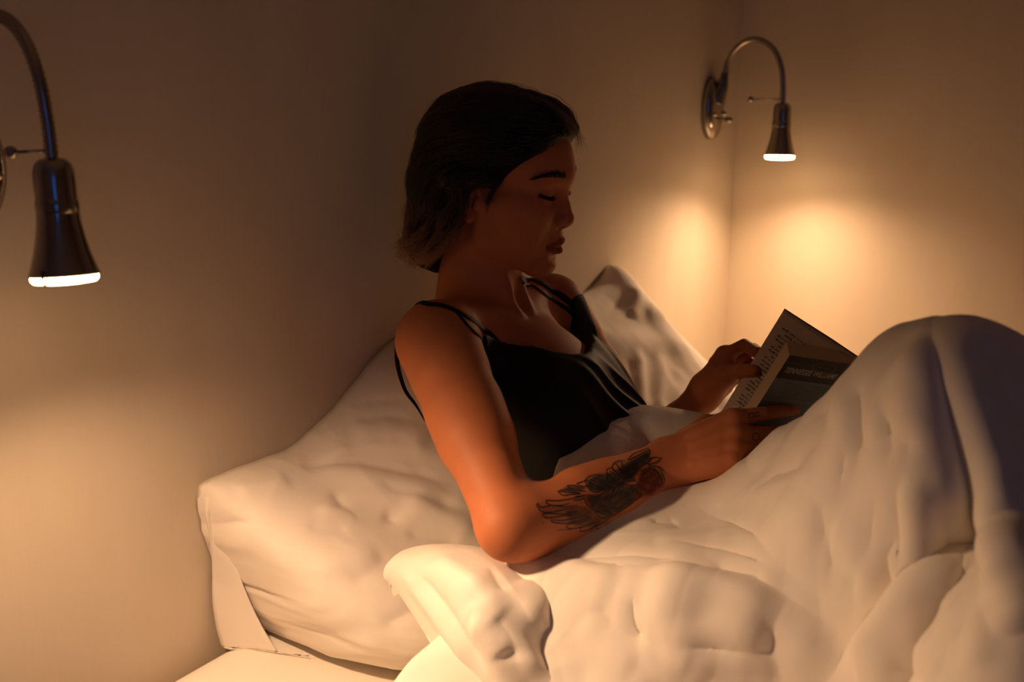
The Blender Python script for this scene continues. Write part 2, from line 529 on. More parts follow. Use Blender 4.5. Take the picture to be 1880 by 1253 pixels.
# head frame: x forward, y to her left, z up; origin midway between the ear canals
HEAD_O = at(902, 378, 1.42)
phi, nod, roll = math.radians(22), math.radians(9), math.radians(0)
_h = unit((C_FWD[0], C_FWD[1], 0))
HX = math.cos(phi)*C_RIGHT - math.sin(phi)*_h
HZ = np.array((0, 0, 1.0)); HY = np.cross(HZ, HX)
HX, HZ = math.cos(nod)*HX - math.sin(nod)*HZ, math.sin(nod)*HX + math.cos(nod)*HZ
HY, HZ = math.cos(roll)*HY + math.sin(roll)*HZ, -math.sin(roll)*HY + math.cos(roll)*HZ
HR = np.stack([HX, HY, HZ], 1)
HS = 1.0e-3*1.01
HEAD_O = HEAD_O + HX*.0081 + HZ*.0202
def hp(x, y, z): return HEAD_O + HR @ (np.array((x, y, z))*HS)
def to_head(P): return (P-HEAD_O) @ HR / HS
def hcone(a, b, ra, rb, k, op='+'): return cone(hp(*a), hp(*b), ra*HS, rb*HS, k*HS, op)
def hball(a, r, k, op='+'): return ball(hp(*a), r*HS, k*HS, op)
def hell(c, rad, k, op='+', rot=None): return ell(hp(*c), np.array(rad)*HS, k*HS, op, HR if rot is None else HR @ rot)
def rotz(a): c, s = math.cos(a), math.sin(a); return np.array(((c, -s, 0), (s, c, 0), (0, 0, 1.0)))
def roty(a): c, s = math.cos(a), math.sin(a); return np.array(((c, 0, s), (0, 1.0, 0), (-s, 0, c)))

head = [
    hell((-8, 0, 50), (88, 70, 72), 0),
    hell((38, 0, 46), (52.5, 57, 50), 14),
    hell((42, 0, -6), (44, 55, 58), 18),                      # middle of the face
    hell((32, 0, -48), (46, 47, 36), 20),
]
for s in (1, -1):
    head += [
        hcone((10, 45*s, -54), (66, 14*s, -79), 15, 14, 20),    # jaw
        hcone((4, 54*s, -8), (10, 46*s, -52), 14, 15, 18),      # ramus
        hell((50, 42*s, -9), (30, 20, 22), 22, rot=rotz(-.35*s)),    # cheekbone
        hcone((80, 8*s, 36), (60, 38*s, 34), 8, 7, 22),       # brow
        hell((46, 32*s, -32), (27, 23, 34), 24),               # cheek
    ]
head += [
    hell((71, 0, -79), (19, 20, 14.5), 13),                     # chin
    hell((70, 0, -46), (23, 24, 26), 14),                      # mouth mound
]
for s in (1, -1):
    head += [
        hell((91, 31*s, 13.5), (15, 17, 10.5), 13, '-'),            # eye socket
        hell((66.8, 30.5*s, 11.8), (13.2, 16.5, 12.5), 5, rot=rotz(.34*s)),       # lidded eye
        hcone((79.5, 18.5*s, 13.4), (66, 46*s, 17.4), 1.0, .9, 1.6, '-'),
    ]
head += [
    hcone((80, 0, 24), (89, 0, -2), 7.5, 7.4, 10),              # nose bridge
    hcone((89, 0, -2), (94.5, 0, -13), 7.4, 9.0, 8),
    hell((95.2, 0, -16), (9.2, 9.8, 8.6), 5),
    hcone((93, 0, -23), (88, 0, -27), 4.4, 4.2, 5),              # columella
]
for s in (1, -1):
    head += [
        hell((85.5, 11.6*s, -19), (10.5, 6.6, 7.2), 6),            # nostril wing
        hell((93.5, 6.0*s, -26.5), (4.2, 2.4, 3.2), 2, '-'),
        hcone((92.6, 3*s, -44.4), (83.2, 21*s, -50.6), 4.6, 2.4, 4),    # upper lip
        hcone((91.0, 2*s, -57.4), (83.0, 18.5*s, -54.0), 5.4, 2.6, 4), # lower lip
    ]
head += [hcone((98, 0, -31), (97.0, 0, -39), 1.8, 2.2, 4, '-'),    # philtrum
         hell((93, 0, -68.5), (6.5, 18, 4.6), 8, '-')]
for s in (1, -1):
    head.append(hcone((98.5, 0, -50.8), (83.5, 24.5*s, -51.6), 1.1, 1.0, 2.0, '-'))
# ears
for s in (1, -1):
    er = rotz(-.42*s) @ roty(.22)
    def e_(x, y, z): return (x-4, (y-2.5)*s, z-7)
    head += [
        hell(e_(-9, 69, 6), (15, 4.5, 27), 5, rot=er),
        hell(e_(-5, 73.5, 8), (9, 4.5, 17), 3, '-', rot=er),
        hcone(e_(4, 69.5, 14), e_(-4, 73, 29), 2.6, 3.0, 4), hcone(e_(-4, 73, 29), e_(-16, 75, 29), 3.0, 3.0, 4), hcone(e_(-16, 75, 29), e_(-24, 76, 14), 3.0, 3.0, 4),
        hcone(e_(-24, 76, 14), e_(-17, 74, -6), 3.0, 2.8, 4), hcone(e_(-17, 74, -6), e_(-6, 70, -20), 2.8, 4.0, 4), hell(e_(-4, 69, -20), (6, 4.4, 7), 4),
        hcone(e_(3, 69, 2), e_(2, 70, -6), 3.4, 3.2, 4),
    ]

# torso frame
SH_R = at(803, 628, 1.31); SH_L = at(1012, 566, 1.575)
NOTCH = at(958, 566, 1.42)
PELVIS = np.array((.49, 1.12, .605))
MIDSH = (SH_R+SH_L)/2
TL = unit(SH_L-SH_R)                                   # toward her left
TA = MIDSH-PELVIS; TLEN = np.linalg.norm(TA); TA = TA-TL*(TA@TL); TA = unit(TA)   # up along the spine
TN = np.cross(TL, TA); TN = unit(TN)                   # out of the chest
if TN[0] < 0: TN = -TN
TR = np.stack([TL, TN, TA], 1)
def tp(l, n, a):                                       # metres from the middle of the shoulders
    return MIDSH + TL*l + TN*n + TA*a
NECK_T = hp(-14, 0, -38)
torso = [
    ell(tp(0, -.012, -.13), (.120, .078, .15), 0, R=TR),
    ell(tp(0, -.012, -.27), (.106, .070, .12), .05, R=TR),
    ell(tp(0, .004, -.385), (.140, .080, .095), .06, R=TR),
    cone(tp(-.055, -.014, .012), SH_R+TA*.002, .046, .036, .045),
    cone(tp(.055, -.014, .012), SH_L+TA*.002, .046, .036, .045),
    cone(SH_R, SH_R+.05*unit(at(938, 966, 1.148)-SH_R), .044, .044, .03),
    cone(SH_L, SH_L+.05*unit(at(1192, 846, 1.61)-SH_L), .042, .042, .03),
    # collar bones
    cone(NOTCH+TL*-.018-TN*.012, SH_R+TN*.022+TA*.022+TL*.03, .0085, .0095, .022),
    cone(NOTCH+TL*.018-TN*.012, SH_L+TN*.022+TA*.022-TL*.03, .0085, .0095, .022),
    # breasts
    ell(tp(-.066, .024, -.150), (.056, .042, .058), .03, R=TR),
    ell(tp(.060, .014, -.152), (.053, .040, .058), .03, R=TR),
    # trapezius and neck
    cone(hp(-24, 0, -30), tp(0, -.030, .025), .042, .056, .03),
    cone(hp(-10, 0, -42), tp(0, -.006, .03), .042, .044, .022),
    cone(hp(-10, 38, -38), NOTCH+TL*.012-TN*.006, .010, .0075, .014),
    cone(hp(-10, -38, -38), NOTCH-TL*.012-TN*.006, .010, .0075, .014),
    ell(NOTCH+TN*.012+TA*.006, (.011, .012, .014), .012, '-', R=TR),
]

# arms
EL_R, WR_R = at(938, 966, 1.148), at(1224, 850, 1.262)
EL_L, WR_L = at(1192, 846, 1.62), at(1296, 716, 1.43)
DOWN = -C_UP
def arm(sh, el, wr, flat_dir, s=1.0):
    u = el-sh; f = wr-el
    return [
        cone(sh, sh+u*.55, .0450*s, .0415*s, 0),
        cone(sh+u*.40, el, .0410*s, .0335*s, .02),
        cone(el, el+f*.28+DOWN*.008*s, .0335*s, .0335*s, .02),
        cone(el+f*.12+DOWN*.006*s, el+f*.60+DOWN*.008*s, .0335*s, .0300*s, .02),
        flatcone(el+f*.45+DOWN*.005*s, wr, .0300*s, .0200*s, flat_dir, 1.25, .02),
    ]
EL_L, WR_L = at(1190, 850, 1.645), at(1296, 716, 1.468)

def hand(wrist, fingers, thumb, size=1.0, palm_side=None):
    """fingers: four chains knuckle > joint > joint > tip, index first; thumb: base > knuckle > joint > tip"""
    g = []
    ix = [f[0] for f in fingers]
    side = unit(ix[0]-ix[3])
    up = unit(np.cross(side, unit((ix[1]+ix[2])/2-wrist)))
    if palm_side is not None and up@palm_side < 0: up = -up            # toward the palm
    palm = []
    wr = [.0130, .0128, .0122, .0116]
    for i, m in enumerate(ix):
        w = wrist + side*(.013-.009*i)*size
        palm.append(cone(w, m + up*.0015, .0150*size, (wr[i]-.0012)*size, 0 if i == 0 else .012))
    for i in range(3):
        palm.append(cone(ix[i]*.55+wrist*.45+up*.004, ix[i+1]*.75+wrist*.25+up*.003, .0135*size, .0115*size, .012))
    palm.append(cone(wrist+side*.006+up*.006, thumb[1], .0165*size, .0125*size, .014))          # thenar
    palm.append(cone(thumb[0], ix[0]*.8+wrist*.2+up*.004, .0120*size, .0085*size, .016))       # web
    palm.append(cone(wrist-side*.012+up*.004, ix[3]*.8+wrist*.2+up*.004, .0122*size, .0115*size, .014))
    rr = [(.0098, .0083, .0076, .0066), (.0099, .0085, .0077, .0067), (.0094, .0080, .0073, .0064), (.0084, .0071, .0065, .0057)]
    for i, m in enumerate(ix):
        palm.append(ball(m - up*.0030, (rr[i][0]+.0006)*size, .007))                                # knuckle
    for i in range(4):
        dirn = unit(ix[i]-wrist)
        palm.append(cone(wrist + dirn*.035 - up*.0115 + side*(.008-.0055*i), ix[i]-up*.0085, .0022, .0036, .006))   # tendons
    g.append((palm, 0))
    for i, ch in enumerate(fingers):
        fg = []
        r = [q*size for q in rr[i]]
        for j in range(3):
            fg.append(cone(ch[j], ch[j+1], r[j], r[j+1], .001 if j else 0))
        g.append((fg, .0055))
    tg = [cone(thumb[0], thumb[1], .0135*size, .0112*size, 0), cone(thumb[1], thumb[2], .0108*size, .0094*size, .005),
          cone(thumb[2], thumb[3], .0094*size, .0078*size, .004), ball(thumb[2], .0099*size, .003)]
    g.append((tg, .008))
    return g

F_R = [[at(1347, 768, 1.256), at(1402, 760, 1.267), at(1437, 755, 1.286), at(1460, 751, 1.303)],
       [at(1351, 797, 1.246), at(1404, 796, 1.260), at(1434, 794, 1.280), at(1454, 791, 1.297)],
       [at(1349, 823, 1.238), at(1395, 824, 1.254), at(1421, 820, 1.274), at(1437, 815, 1.288)],
       [at(1345, 846, 1.232), at(1377, 849, 1.248), at(1397, 847, 1.262), at(1410, 842, 1.272)]]
T_R = [at(1262, 812, 1.286), at(1298, 783, 1.302), at(1336, 768, 1.314), at(1362, 762, 1.324)]
F_L = [[at(1333, 652, 1.451), at(1366, 634, 1.426), at(1390, 648, 1.392), at(1404, 660, 1.388)],
       [at(1341, 660, 1.474), at(1383, 642, 1.454), at(1402, 655, 1.416), at(1415, 668, 1.404)],
       [at(1338, 680, 1.490), at(1380, 668, 1.468), at(1402, 684, 1.431), at(1414, 697, 1.418)],
       [at(1328, 700, 1.500), at(1362, 694, 1.482), at(1384, 706, 1.451), at(1396, 716, 1.438)]]
T_L = [at(1308, 703, 1.448), at(1338, 688, 1.413), at(1362, 682, 1.384), at(1384, 681, 1.359)]

hand_r = hand(WR_R, F_R, T_R, 1.0, palm_side=C_FWD)
hand_l = hand(WR_L, F_L, T_L, 1.0, palm_side=-C_FWD)
arm_r = arm(SH_R, EL_R, WR_R, F_R[0][0]-F_R[3][0])
arm_l = arm(SH_L, EL_L, WR_L, T_L[1]-F_L[3][0])
def arm_and_hand(a, h):
    return Figure([(a, 0)] + [(h[0][0], .016)] + h[1:])
_ar, _al = arm_and_hand(arm_r, hand_r), arm_and_hand(arm_l, hand_l)
class Whole:
    def __call__(self, P, c=None, R=None):
        d = field(torso, P, c, R)
        d = smin(d, field(head, P, c, R), .012)
        d = smin(d, _ar(P, c, R), .016)
        return smin(d, _al(P, c, R), .016)
body_f = Whole()
torso_f = lambda P, c=None, R=None: field(torso, P, c, R)

V, Q = surface(body_f, (.02, .74, .47), (.72, 1.45, 1.26), .0025)
# tuck the head and hands to a finer mesh
def refine(V, Q, fine, f):
    """split the faces near fine detail and settle the new points on the modelled surface"""
    me = mesh_np('tmp', V, Q)
    bm = bmesh.new(); bm.from_mesh(me); bpy.data.meshes.remove(me)
    bm.verts.ensure_lookup_table()
    m = fine(V)
    ed = [e for e in bm.edges if m[e.verts[0].index] and m[e.verts[1].index]]
    bmesh.ops.subdivide_edges(bm, edges=ed, cuts=1, use_grid_fill=True)
    bmesh.ops.triangulate(bm, faces=[q for q in bm.faces if len(q.verts) > 4])
    me = bpy.data.meshes.new('body'); bm.to_mesh(me); bm.free()
    return me
def fine_zone(P):
    h = to_head(P)
    m = (np.linalg.norm(h-np.array((60, 0, -10)), axis=1) < 105) & (h[:, 0] > -28)
    for o, r in ((F_R[1][0], .12), (F_L[1][0], .11)):
        m |= np.linalg.norm(P-o, axis=1) < r
    return m
body_me = refine(V, Q, fine_zone, body_f)
n_ = len(body_me.vertices); co = np.empty(n_*3); body_me.vertices.foreach_get('co', co); co = co.reshape(-1, 3)
co = project(body_f, co, 0, 2)
body_me.vertices.foreach_set('co', co.astype(np.float32).ravel())

# ------------------------------------------------------------------ skin, and the person as one body mesh
def mat_mix_attr(m, attr, base, tint, extra=None):
    b = m.node_tree.nodes['Principled BSDF']
    at_ = nn(m, 'ShaderNodeAttribute'); at_.attribute_name = attr
    mx = nn(m, 'ShaderNodeMix'); mx.data_type = 'RGBA'
    no = nn(m, 'ShaderNodeTexNoise'); no.inputs['Scale'].default_value = 38; no.inputs['Detail'].default_value = 5
    rp = nn(m, 'ShaderNodeValToRGB')
    rp.color_ramp.elements[0].position, rp.color_ramp.elements[1].position = .3, .75
    rp.color_ramp.elements[0].color = (*[c*.93 for c in base], 1); rp.color_ramp.elements[1].color = (*[min(1, c*1.05) for c in base], 1)
    tc = nn(m, 'ShaderNodeTexCoord'); lk(m, tc.outputs['Object'], no.inputs['Vector'])
    lk(m, no.outputs['Fac'], rp.inputs['Fac'])
    lk(m, at_.outputs['Fac'], mx.inputs['Factor']); lk(m, rp.outputs['Color'], mx.inputs['A'])
    mx.inputs['B'].default_value = (*tint, 1)
    lk(m, mx.outputs['Result'], b.inputs['Base Color'])
M['skin'] = material('skin', (.54, .18, .07), .58, Subsurface_Weight=.18, Subsurface_Scale=.006, Specular_IOR_Level=.3)
M['skin'].node_tree.nodes['Principled BSDF'].inputs['Subsurface Radius'].default_value = (1.0, .36, .2)
mat_mix_attr(M['skin'], 'tint', (.54, .178, .07), (.29, .052, .032))
add_bump(M['skin'], 420, .12, .0006, detail=3)
M['hair'] = material('hair_base', (.004, .0028, .0022), .7, Specular_IOR_Level=.2)
M['black'] = material('black_satin', (.006, .0055, .006), .6, Specular_IOR_Level=.25)
add_bump(M['black'], 700, .08, .0004, detail=2)
M['brow'] = material('brow_hair', (.012, .007, .005), .6)
M['lash'] = material('eyelash', (.006, .004, .004), .5)
M['ink'] = material('tattoo_ink', (.022, .022, .022), .55)

person = empty('person', tuple(PELVIS), 'woman in black camisole sitting up in bed reading, flower tattoo on forearm', 'person')
body = link('body', body_me, M['skin'], person)
# lip colour as a point attribute
lips = [p for p in (
    [hcone((92.6, 3*s, -44.8), (83.2, 22*s, -50.6), 4.9, 2.8, 0) for s in (1, -1)] +
    [hcone((91.0, 2*s, -57.2), (83.0, 20*s, -53.9), 5.5, 2.9, 0) for s in (1, -1)])]
near = np.linalg.norm(to_head(co)-np.array((90, 0, -51)), axis=1) < 40
tint = np.zeros(len(co), np.float32)
dl = np.min([p.f(co[near]) for p in lips], axis=0)/HS
tint[near] = np.clip(1-(dl-.2)/1.2, 0, 1)
at_ = body_me.attributes.new('tint', 'FLOAT', 'POINT'); at_.data.foreach_set('value', tint)

# short hairs as slim tapered prisms
def fine_hairs(name, roots, dirs, lengths, width, bend, mat, parent):
    V = []; F = []
    for r, d, L in zip(roots, dirs, lengths):
        d = unit(d); s = unit(np.cross(d, (0.3, .2, 1.0))); u = np.cross(s, d)
        i = len(V)
        for t, w in ((0, 1), (.5, .8), (1, .1)):
            c = r + d*L*t + bend*L*t*t
            for a in (0, 2.094, 4.189):
                V.append(c + width*w*(math.cos(a)*s + math.sin(a)*u))
        for k in range(2):
            for j in range(3):
                q = (j+1) % 3
                F.append((i+k*3+j, i+k*3+q, i+k*3+3+q, i+k*3+3+j))
    return poly_obj(name, V, F, mat, parent)

def on_face(y, z, start=125):
    """points on the skin reached from the front of the face, in head millimetres"""
    y = np.atleast_1d(np.asarray(y, float)); z = np.atleast_1d(np.asarray(z, float)); x = np.full(len(y), float(start))
    for _ in range(40):
        P = HEAD_O + np.stack([x, y, z], 1) @ HR.T*HS
        x -= np.clip(field(head, P)/HS, -4, 8)*.8
    return HEAD_O + np.stack([x, y, z], 1) @ HR.T*HS

for s in (1, -1):
    n = 330
    t = RNG.random(n); yy = 18 + 36*t
    mid = np.interp(t, [0, .25, .55, .8, 1], [39.5, 41.0, 41.5, 40.0, 35.5])
    th = np.interp(t, [0, .12, .5, .8, 1], [2.6, 3.3, 3.0, 2.0, .6])
    zz = mid + (RNG.random(n)*2-1)*th
    roots = on_face(yy*s, zz)
    ang = np.interp(t, [0, .2, .6, 1], [1.0, .5, .12, -.35]) + RNG.normal(0, .14, n)
    dirs = [HR @ np.array((-.25-.35*tt, s*math.cos(a), math.sin(a))) + .18*HX for tt, a in zip(t, ang)]
    fine_hairs('eyebrow', roots, dirs, (6.5+RNG.random(n)*3)*HS, .00022, HX*-.1, M['brow'], body)
    n = 240
    t = np.linspace(0, 1, n); yy = 18 + 28.5*t
    zz = 13.2 + 4.4*t - 1.6*np.sin(np.pi*t)
    zz = zz - (np.arange(n) % 2)*1.3
    roots = on_face(yy*s, zz) - HX*.0004
    dirs = [HR @ np.array((.75-.5*tt, s*(-.15+.75*tt), -.62)) for tt in t]
    fine_hairs('eyelash', roots, np.array(dirs)+RNG.normal(0, .06, (n, 3)), (5.5+4.0*t+RNG.random(n)*1.2)*HS, .00026, HZ*.35, M['lash'], body)

# ------------------------------------------------------------------ black camisole
def vneck(l):
    return np.interp(l, [-.105, -.092, -.076, -.058, -.044, -.032, -.012, .010, .060, .100, .120, .127, .131, .140],
                        [-.024, -.030, -.048, -.064, -.086, -.100, -.106, -.104, -.086, -.066, -.052, -.032, -.016, -.012])
def top_f(P, c=None, R=None):
    d = torso_f(P, c, R)
    q = (P-MIDSH) @ TR; l, n, a = q[:, 0], q[:, 1], q[:, 2]
    off = .0055 + .011*np.exp(-((l+.015)/.05)**2-((a+.120)/.032)**2) + .010*np.exp(-((l-.062)/.026)**2-((a+.075)/.06)**2)
    off += .012*np.exp(-((l-.01)/.07)**2-((a+.25)/.06)**2)*(n > 0)
    fold = np.zeros(len(P))
    for k, (l0, a0, l1, a1, w, A) in enumerate(((-.03, -.10, .07, -.30, .008, .006), (-.06, -.09, .03, -.33, .010, .005), (-.085, -.10, -.05, -.36, .012, .004),
                                               (.02, -.12, .085, -.24, .007, .005), (.075, -.03, .082, -.20, .007, .005), (-.10, -.16, -.02, -.38, .012, .005))):
        dx, dy = l1-l0, a1-a0; t = np.clip(((l-l0)*dx+(a-a0)*dy)/(dx*dx+dy*dy), 0, 1)
        dd = np.hypot(l-l0-dx*t, a-a0-dy*t)
        fold += A*np.exp(-(dd/w)**2)*np.sin(np.pi*np.clip(t, .05, .95))
    d = d - off - fold*(n > 0)
    back = np.clip((.004-n)/.03, 0, 1)
    clip = a - (vneck(l)*(1-back) - .085*back)
    A_ = np.interp(n, [-.06, -.025, -.008, .004, .016, .034], [-.112, -.100, -.092, -.075, -.044, -.012])
    hole = np.minimum(a-A_, np.where(l < 0, -.0965-l, l-.162))
    d = smax(d, clip, .002)
    d = smax(d, hole, .002)
    d = smax(d, np.minimum(a+.088, np.where(l < 0, -l-.117, l-.165)), .003)
    return np.maximum(d, -.40-a)
lo = tp(0, 0, -.2); V, Q = surface(top_f, (.03, .88, .50), (.60, 1.36, .98), .0032)
top = obj_np('camisole', V, Q, M['black'], person)

def ribbon_arrays(P, N, width, thick):
    P = np.asarray(P); T = np.gradient(P, axis=0); T /= np.linalg.norm(T, axis=1)[:, None]
    B = np.cross(T, N); B /= np.linalg.norm(B, axis=1)[:, None]; N = np.cross(B, T)
    w = np.broadcast_to(np.asarray(width, float), (len(P),))[:, None]/2
    V = np.stack([P-B*w, P-B*w*.6+N*thick, P+B*w*.6+N*thick, P+B*w], 1).reshape(-1, 3)
    F = []
    for i in range(len(P)-1):
        for j in range(3): F.append((i*4+j, i*4+j+1, i*4+4+j+1, i*4+4+j))
    return V, F
def worn_strap(name, px, tail=(), width=.008, thick=.0012, off=.0006, f=body_f):
    q = catmull([p[:2] for p in px], 6)
    P, ok = raymarch(f, q[:, 0], q[:, 1]); P = P[ok]
    if len(tail): P = np.vstack([P, catmull([P[-1]]+[at(*t) for t in tail], 6)[1:]])
    for _ in range(3): P[1:-1] = .25*P[:-2]+.5*P[1:-1]+.25*P[2:]
    N = sdf_grad(f, P)
    d = f(P); P = P + N*np.maximum(off-d, 0)[:, None]
    V, F = ribbon_arrays(P, N, width, thick)
    return poly_obj(name, V, F, M['black'], top)
worn_strap('strap', [(917, 634), (903, 618), (891, 607), (860, 584), (827, 567), (804, 560), (785, 560)],
           [(764, 566, 1.325), (748, 580, 1.338), (736, 600, 1.35), (729, 628, 1.358), (729, 663, 1.362), (735, 692, 1.366), (746, 721, 1.37), (764, 744, 1.372), (782, 775, 1.38), (800, 805, 1.385)],
           np.linspace(.0092, .0075, 80)[:1].item())
worn_strap('bra_strap', [(893, 634), (883, 621), (871, 611), (858, 598), (842, 578), (830, 566)], width=.0055)
worn_strap('strap', [(956, 515), (970, 514), (985, 516), (1000, 525), (1018, 536), (1034, 546), (1050, 560), (1056, 575)], width=.0115)
worn_strap('bra_strap', [(960, 519), (978, 526), (996, 538), (1012, 549), (1030, 561), (1046, 572), (1056, 584)], width=.0065)

# ------------------------------------------------------------------ dark bob: a shaped mass and single strands over it
FACE_EDGE = np.array([(120, 90), (96, 90), (79, 85), (67, 68), (46, 50), (30, 32), (20, 11), (14, -12), (6, -4), (1, 5), (-12, 4), (-11, -20), (-14, -40), (-30, -62), (-50, -88), (-58, -122),
                      (-60, -200), (200, -300), (220, 90)], float)
def poly_sd(X, Z, poly):
    n = len(poly); d = np.full(len(X), 1e9); inside = np.zeros(len(X), bool)
    for i in range(n):
        a, b = poly[i], poly[(i+1) % n]; e = b-a
        t = np.clip(((X-a[0])*e[0]+(Z-a[1])*e[1])/(e@e), 0, 1)
        d = np.minimum(d, np.hypot(X-a[0]-e[0]*t, Z-a[1]-e[1]*t))
        c = ((a[1] > Z) != (b[1] > Z)) & (X < (b[0]-a[0])*(Z-a[1])/((b[1]-a[1]) if b[1] != a[1] else 1e-9)+a[0])
        inside ^= c
    return np.where(inside, -d, d)
hair_p = [
    hell((-10, 0, 60), (101, 83, 73), 0),
    hell((40, 0, 86), (47, 62, 40), 16),
    hell((-60, 0, 0), (60, 76, 84), 22),
    hell((-68, 0, -72), (50, 62, 48), 20),
    hcone((-18, -76, -4), (-48, -72, -82), 13, 9, 12), hcone((-18, 76, -4), (-48, 72, -82), 13, 9, 12),
    hcone((-52, -60, -86), (-92, -46, -70), 11, 8, 12),
    hcone((24, -70, 30), (-34, -80, 17), 9, 11, 10), hcone((24, 70, 30), (-34, 80, 17), 9, 11, 10),
    hcone((22, -64, 20), (16, -67, -4), 5, 2.5, 6), hcone((22, 64, 20), (16, 67, -4), 5, 2.5, 6),
]
def hair_f(P, c=None, R=None):
    d = field(hair_p, P, c, R)
    h = to_head(P)
    wav = 2.2*np.sin(h[:, 2]*.13+h[:, 0]*.05+1.0)*np.clip((20-h[:, 2])/60, 0, 1) + 1.2*np.sin(h[:, 1]*.16+h[:, 2]*.11)+.8*np.sin(h[:, 0]*.21-h[:, 2]*.17)
    d = d - wav*HS*.8
    e = poly_sd(h[:, 0], h[:, 2], FACE_EDGE)*HS
    return smax(d, -e, .007)
lo = HEAD_O-np.array((.17, .17, .17)); hi = HEAD_O+np.array((.17, .17, .17))
V, Q = surface(hair_f, lo, hi, .0035)
hair = obj_np('hair', V, Q, M['hair'], body)

N_STRAND, N_PT = 5200, 16
hc = V[RNG.integers(0, len(V), N_STRAND*3)]
hh = to_head(hc)
keep = (hh[:, 2] > -95) & (poly_sd(hh[:, 0], hh[:, 2], FACE_EDGE) > 1.0)
keep &= RNG.random(len(hh)) < np.where(hh[:, 1] < 12, 1.0, .45)
hc = hc[keep][:N_STRAND]; hh = to_head(hc); n = len(hc)
lift = RNG.gamma(1.6, .0011, n)-.0008
length = np.where(hh[:, 2] > 20, RNG.uniform(.06, .12, n), RNG.uniform(.035, .085, n))
P = project(hair_f, hc, 0, 1); pts = [P + 0]
wob = RNG.normal(0, .16, (n, 3)); ph = RNG.uniform(0, 6.28, n)
for k in range(1, N_PT):
    h = to_head(P); sy = np.sign(h[:, 1])
    t = np.clip((70-h[:, 2])/95, 0, 1)[:, None]; t = t*t*(3-2*t)
    up = np.stack([-.92+0*h[:, 0], .10*sy, -.12-.25*np.clip(-h[:, 0]/90, 0, 1)], 1)
    dn = np.stack([-.34-.25*np.clip((h[:, 0]+30)/60, -1, 1), 0*sy, -1+0*sy], 1)
    v = up*(1-t)+dn*t
    cur = np.clip((-48-h[:, 2])/40, 0, 1)[:, None]
    v = v*(1-cur*.6) + cur*np.stack([-.38+0*sy, .15*sy, .05*np.sin(ph)], 1)
    v += wob*(.6+.6*k/N_PT) + .10*np.sin(ph+k*.6)[:, None]*np.array((.3, .3, .6))
    v = v @ HR.T
    st = (length/N_PT)[:, None]
    P2 = P + v/np.linalg.norm(v, axis=1)[:, None]*st
    loose = np.clip((-62-h[:, 2])/25, 0, 1)*.8
    d = hair_f(P2)-lift*(k/N_PT)**.5
    g = sdf_grad(hair_f, P2)
    P = P2 - g*(d*(1-loose)*(np.abs(d) < .03))[:, None]
    pts.append(P + 0)
S = np.stack(pts, 1)
# wisps at the brow and crown
def wisp(n, pa, spread, steps):
    out = []
    path = catmull(pa, 6); path = path[np.linspace(0, len(path)-1, N_PT).astype(int)]
    for i in range(n):
        o = RNG.normal(0, spread, 3); g = RNG.normal(0, spread*1.6, 3); t = np.linspace(0, 1, N_PT)[:, None]
        out.append(HEAD_O + (path+o*(1-t*.4)+g*t*t) @ HR.T*HS)
    return out
ex = wisp(26, [(62, -20, 118), (84, -22, 108), (95, -24, 98), (103, -25, 88), (106, -26, 80)], 3.2, 0)
ex += wisp(30, [(30, -30, 128), (62, -34, 122), (84, -32, 108), (92, -30, 97)], 3.5, 0)
ex += wisp(40, [(74, -42, 92), (60, -56, 78), (40, -66, 58), (12, -76, 36), (-14, -82, 16)], 3.0, 0)
ex += wisp(30, [(26, -66, 34), (20, -68, 16), (16, -68.5, 2), (14, -68, -12)], 2.0, 0)
ex += wisp(46, [(-14, -84, 8), (-10, -84, -14), (-14, -83, -40), (-30, -80, -66), (-52, -74, -88), (-64, -66, -98)], 3.2, 0)
ex += wisp(34, [(-60, -74, -50), (-78, -66, -68), (-96, -50, -78), (-110, -40, -80), (-116, -34, -74)], 3.4, 0)
ex += wisp(24, [(-70, 0, 118), (-40, -6, 130), (0, -10, 131), (30, -14, 126)], 2.6, 0)
S = np.concatenate([S, np.array(ex)])
ns = len(S)
cu = bpy.data.hair_curves.new('strands')
cu.add_curves([N_PT]*ns)
cu.attributes['position'].data.foreach_set('vector', S.astype(np.float32).ravel())
ra = cu.attributes.get('radius') or cu.attributes.new('radius', 'FLOAT', 'POINT')
rad = np.tile(np.interp(np.linspace(0, 1, N_PT), [0, .6, 1], [.00021, .00019, .00005]), (ns, 1))
ra.data.foreach_set('value', rad.astype(np.float32).ravel())
M['strand'] = bpy.data.materials.new('hair_strand'); M['strand'].use_nodes = True
_m = M['strand']; _m.node_tree.nodes.clear()
_o = nn(_m, 'ShaderNodeOutputMaterial'); _b = nn(_m, 'ShaderNodeBsdfHairPrincipled')
_b.parametrization = 'COLOR'
_b.inputs['Roughness'].default_value = .48; _b.inputs['Radial Roughness'].default_value = .45
# grown-out lighter ends: colour by height on the head
_g = nn(_m, 'ShaderNodeNewGeometry'); _d = nn(_m, 'ShaderNodeVectorMath', operation='DOT_PRODUCT')
_d.inputs[1].default_value = tuple(HZ/HS)
_r = nn(_m, 'ShaderNodeMapRange'); z0 = float(HEAD_O@HZ/HS)
_r.inputs['From Min'].default_value = z0-20; _r.inputs['From Max'].default_value = z0-85
_x = nn(_m, 'ShaderNodeMix'); _x.data_type = 'RGBA'
_x.inputs['A'].default_value = (.006, .0038, .0028, 1); _x.inputs['B'].default_value = (.085, .038, .015, 1)
lk(_m, _g.outputs['Position'], _d.inputs[0]); lk(_m, _d.outputs['Value'], _r.inputs['Value']); lk(_m, _r.outputs['Result'], _x.inputs['Factor'])
lk(_m, _x.outputs['Result'], _b.inputs['Color']); lk(_m, _b.outputs[0], _o.inputs['Surface'])
so = bpy.data.objects.new('strands', cu); COL.objects.link(so)
cu.materials.append(M['strand'])
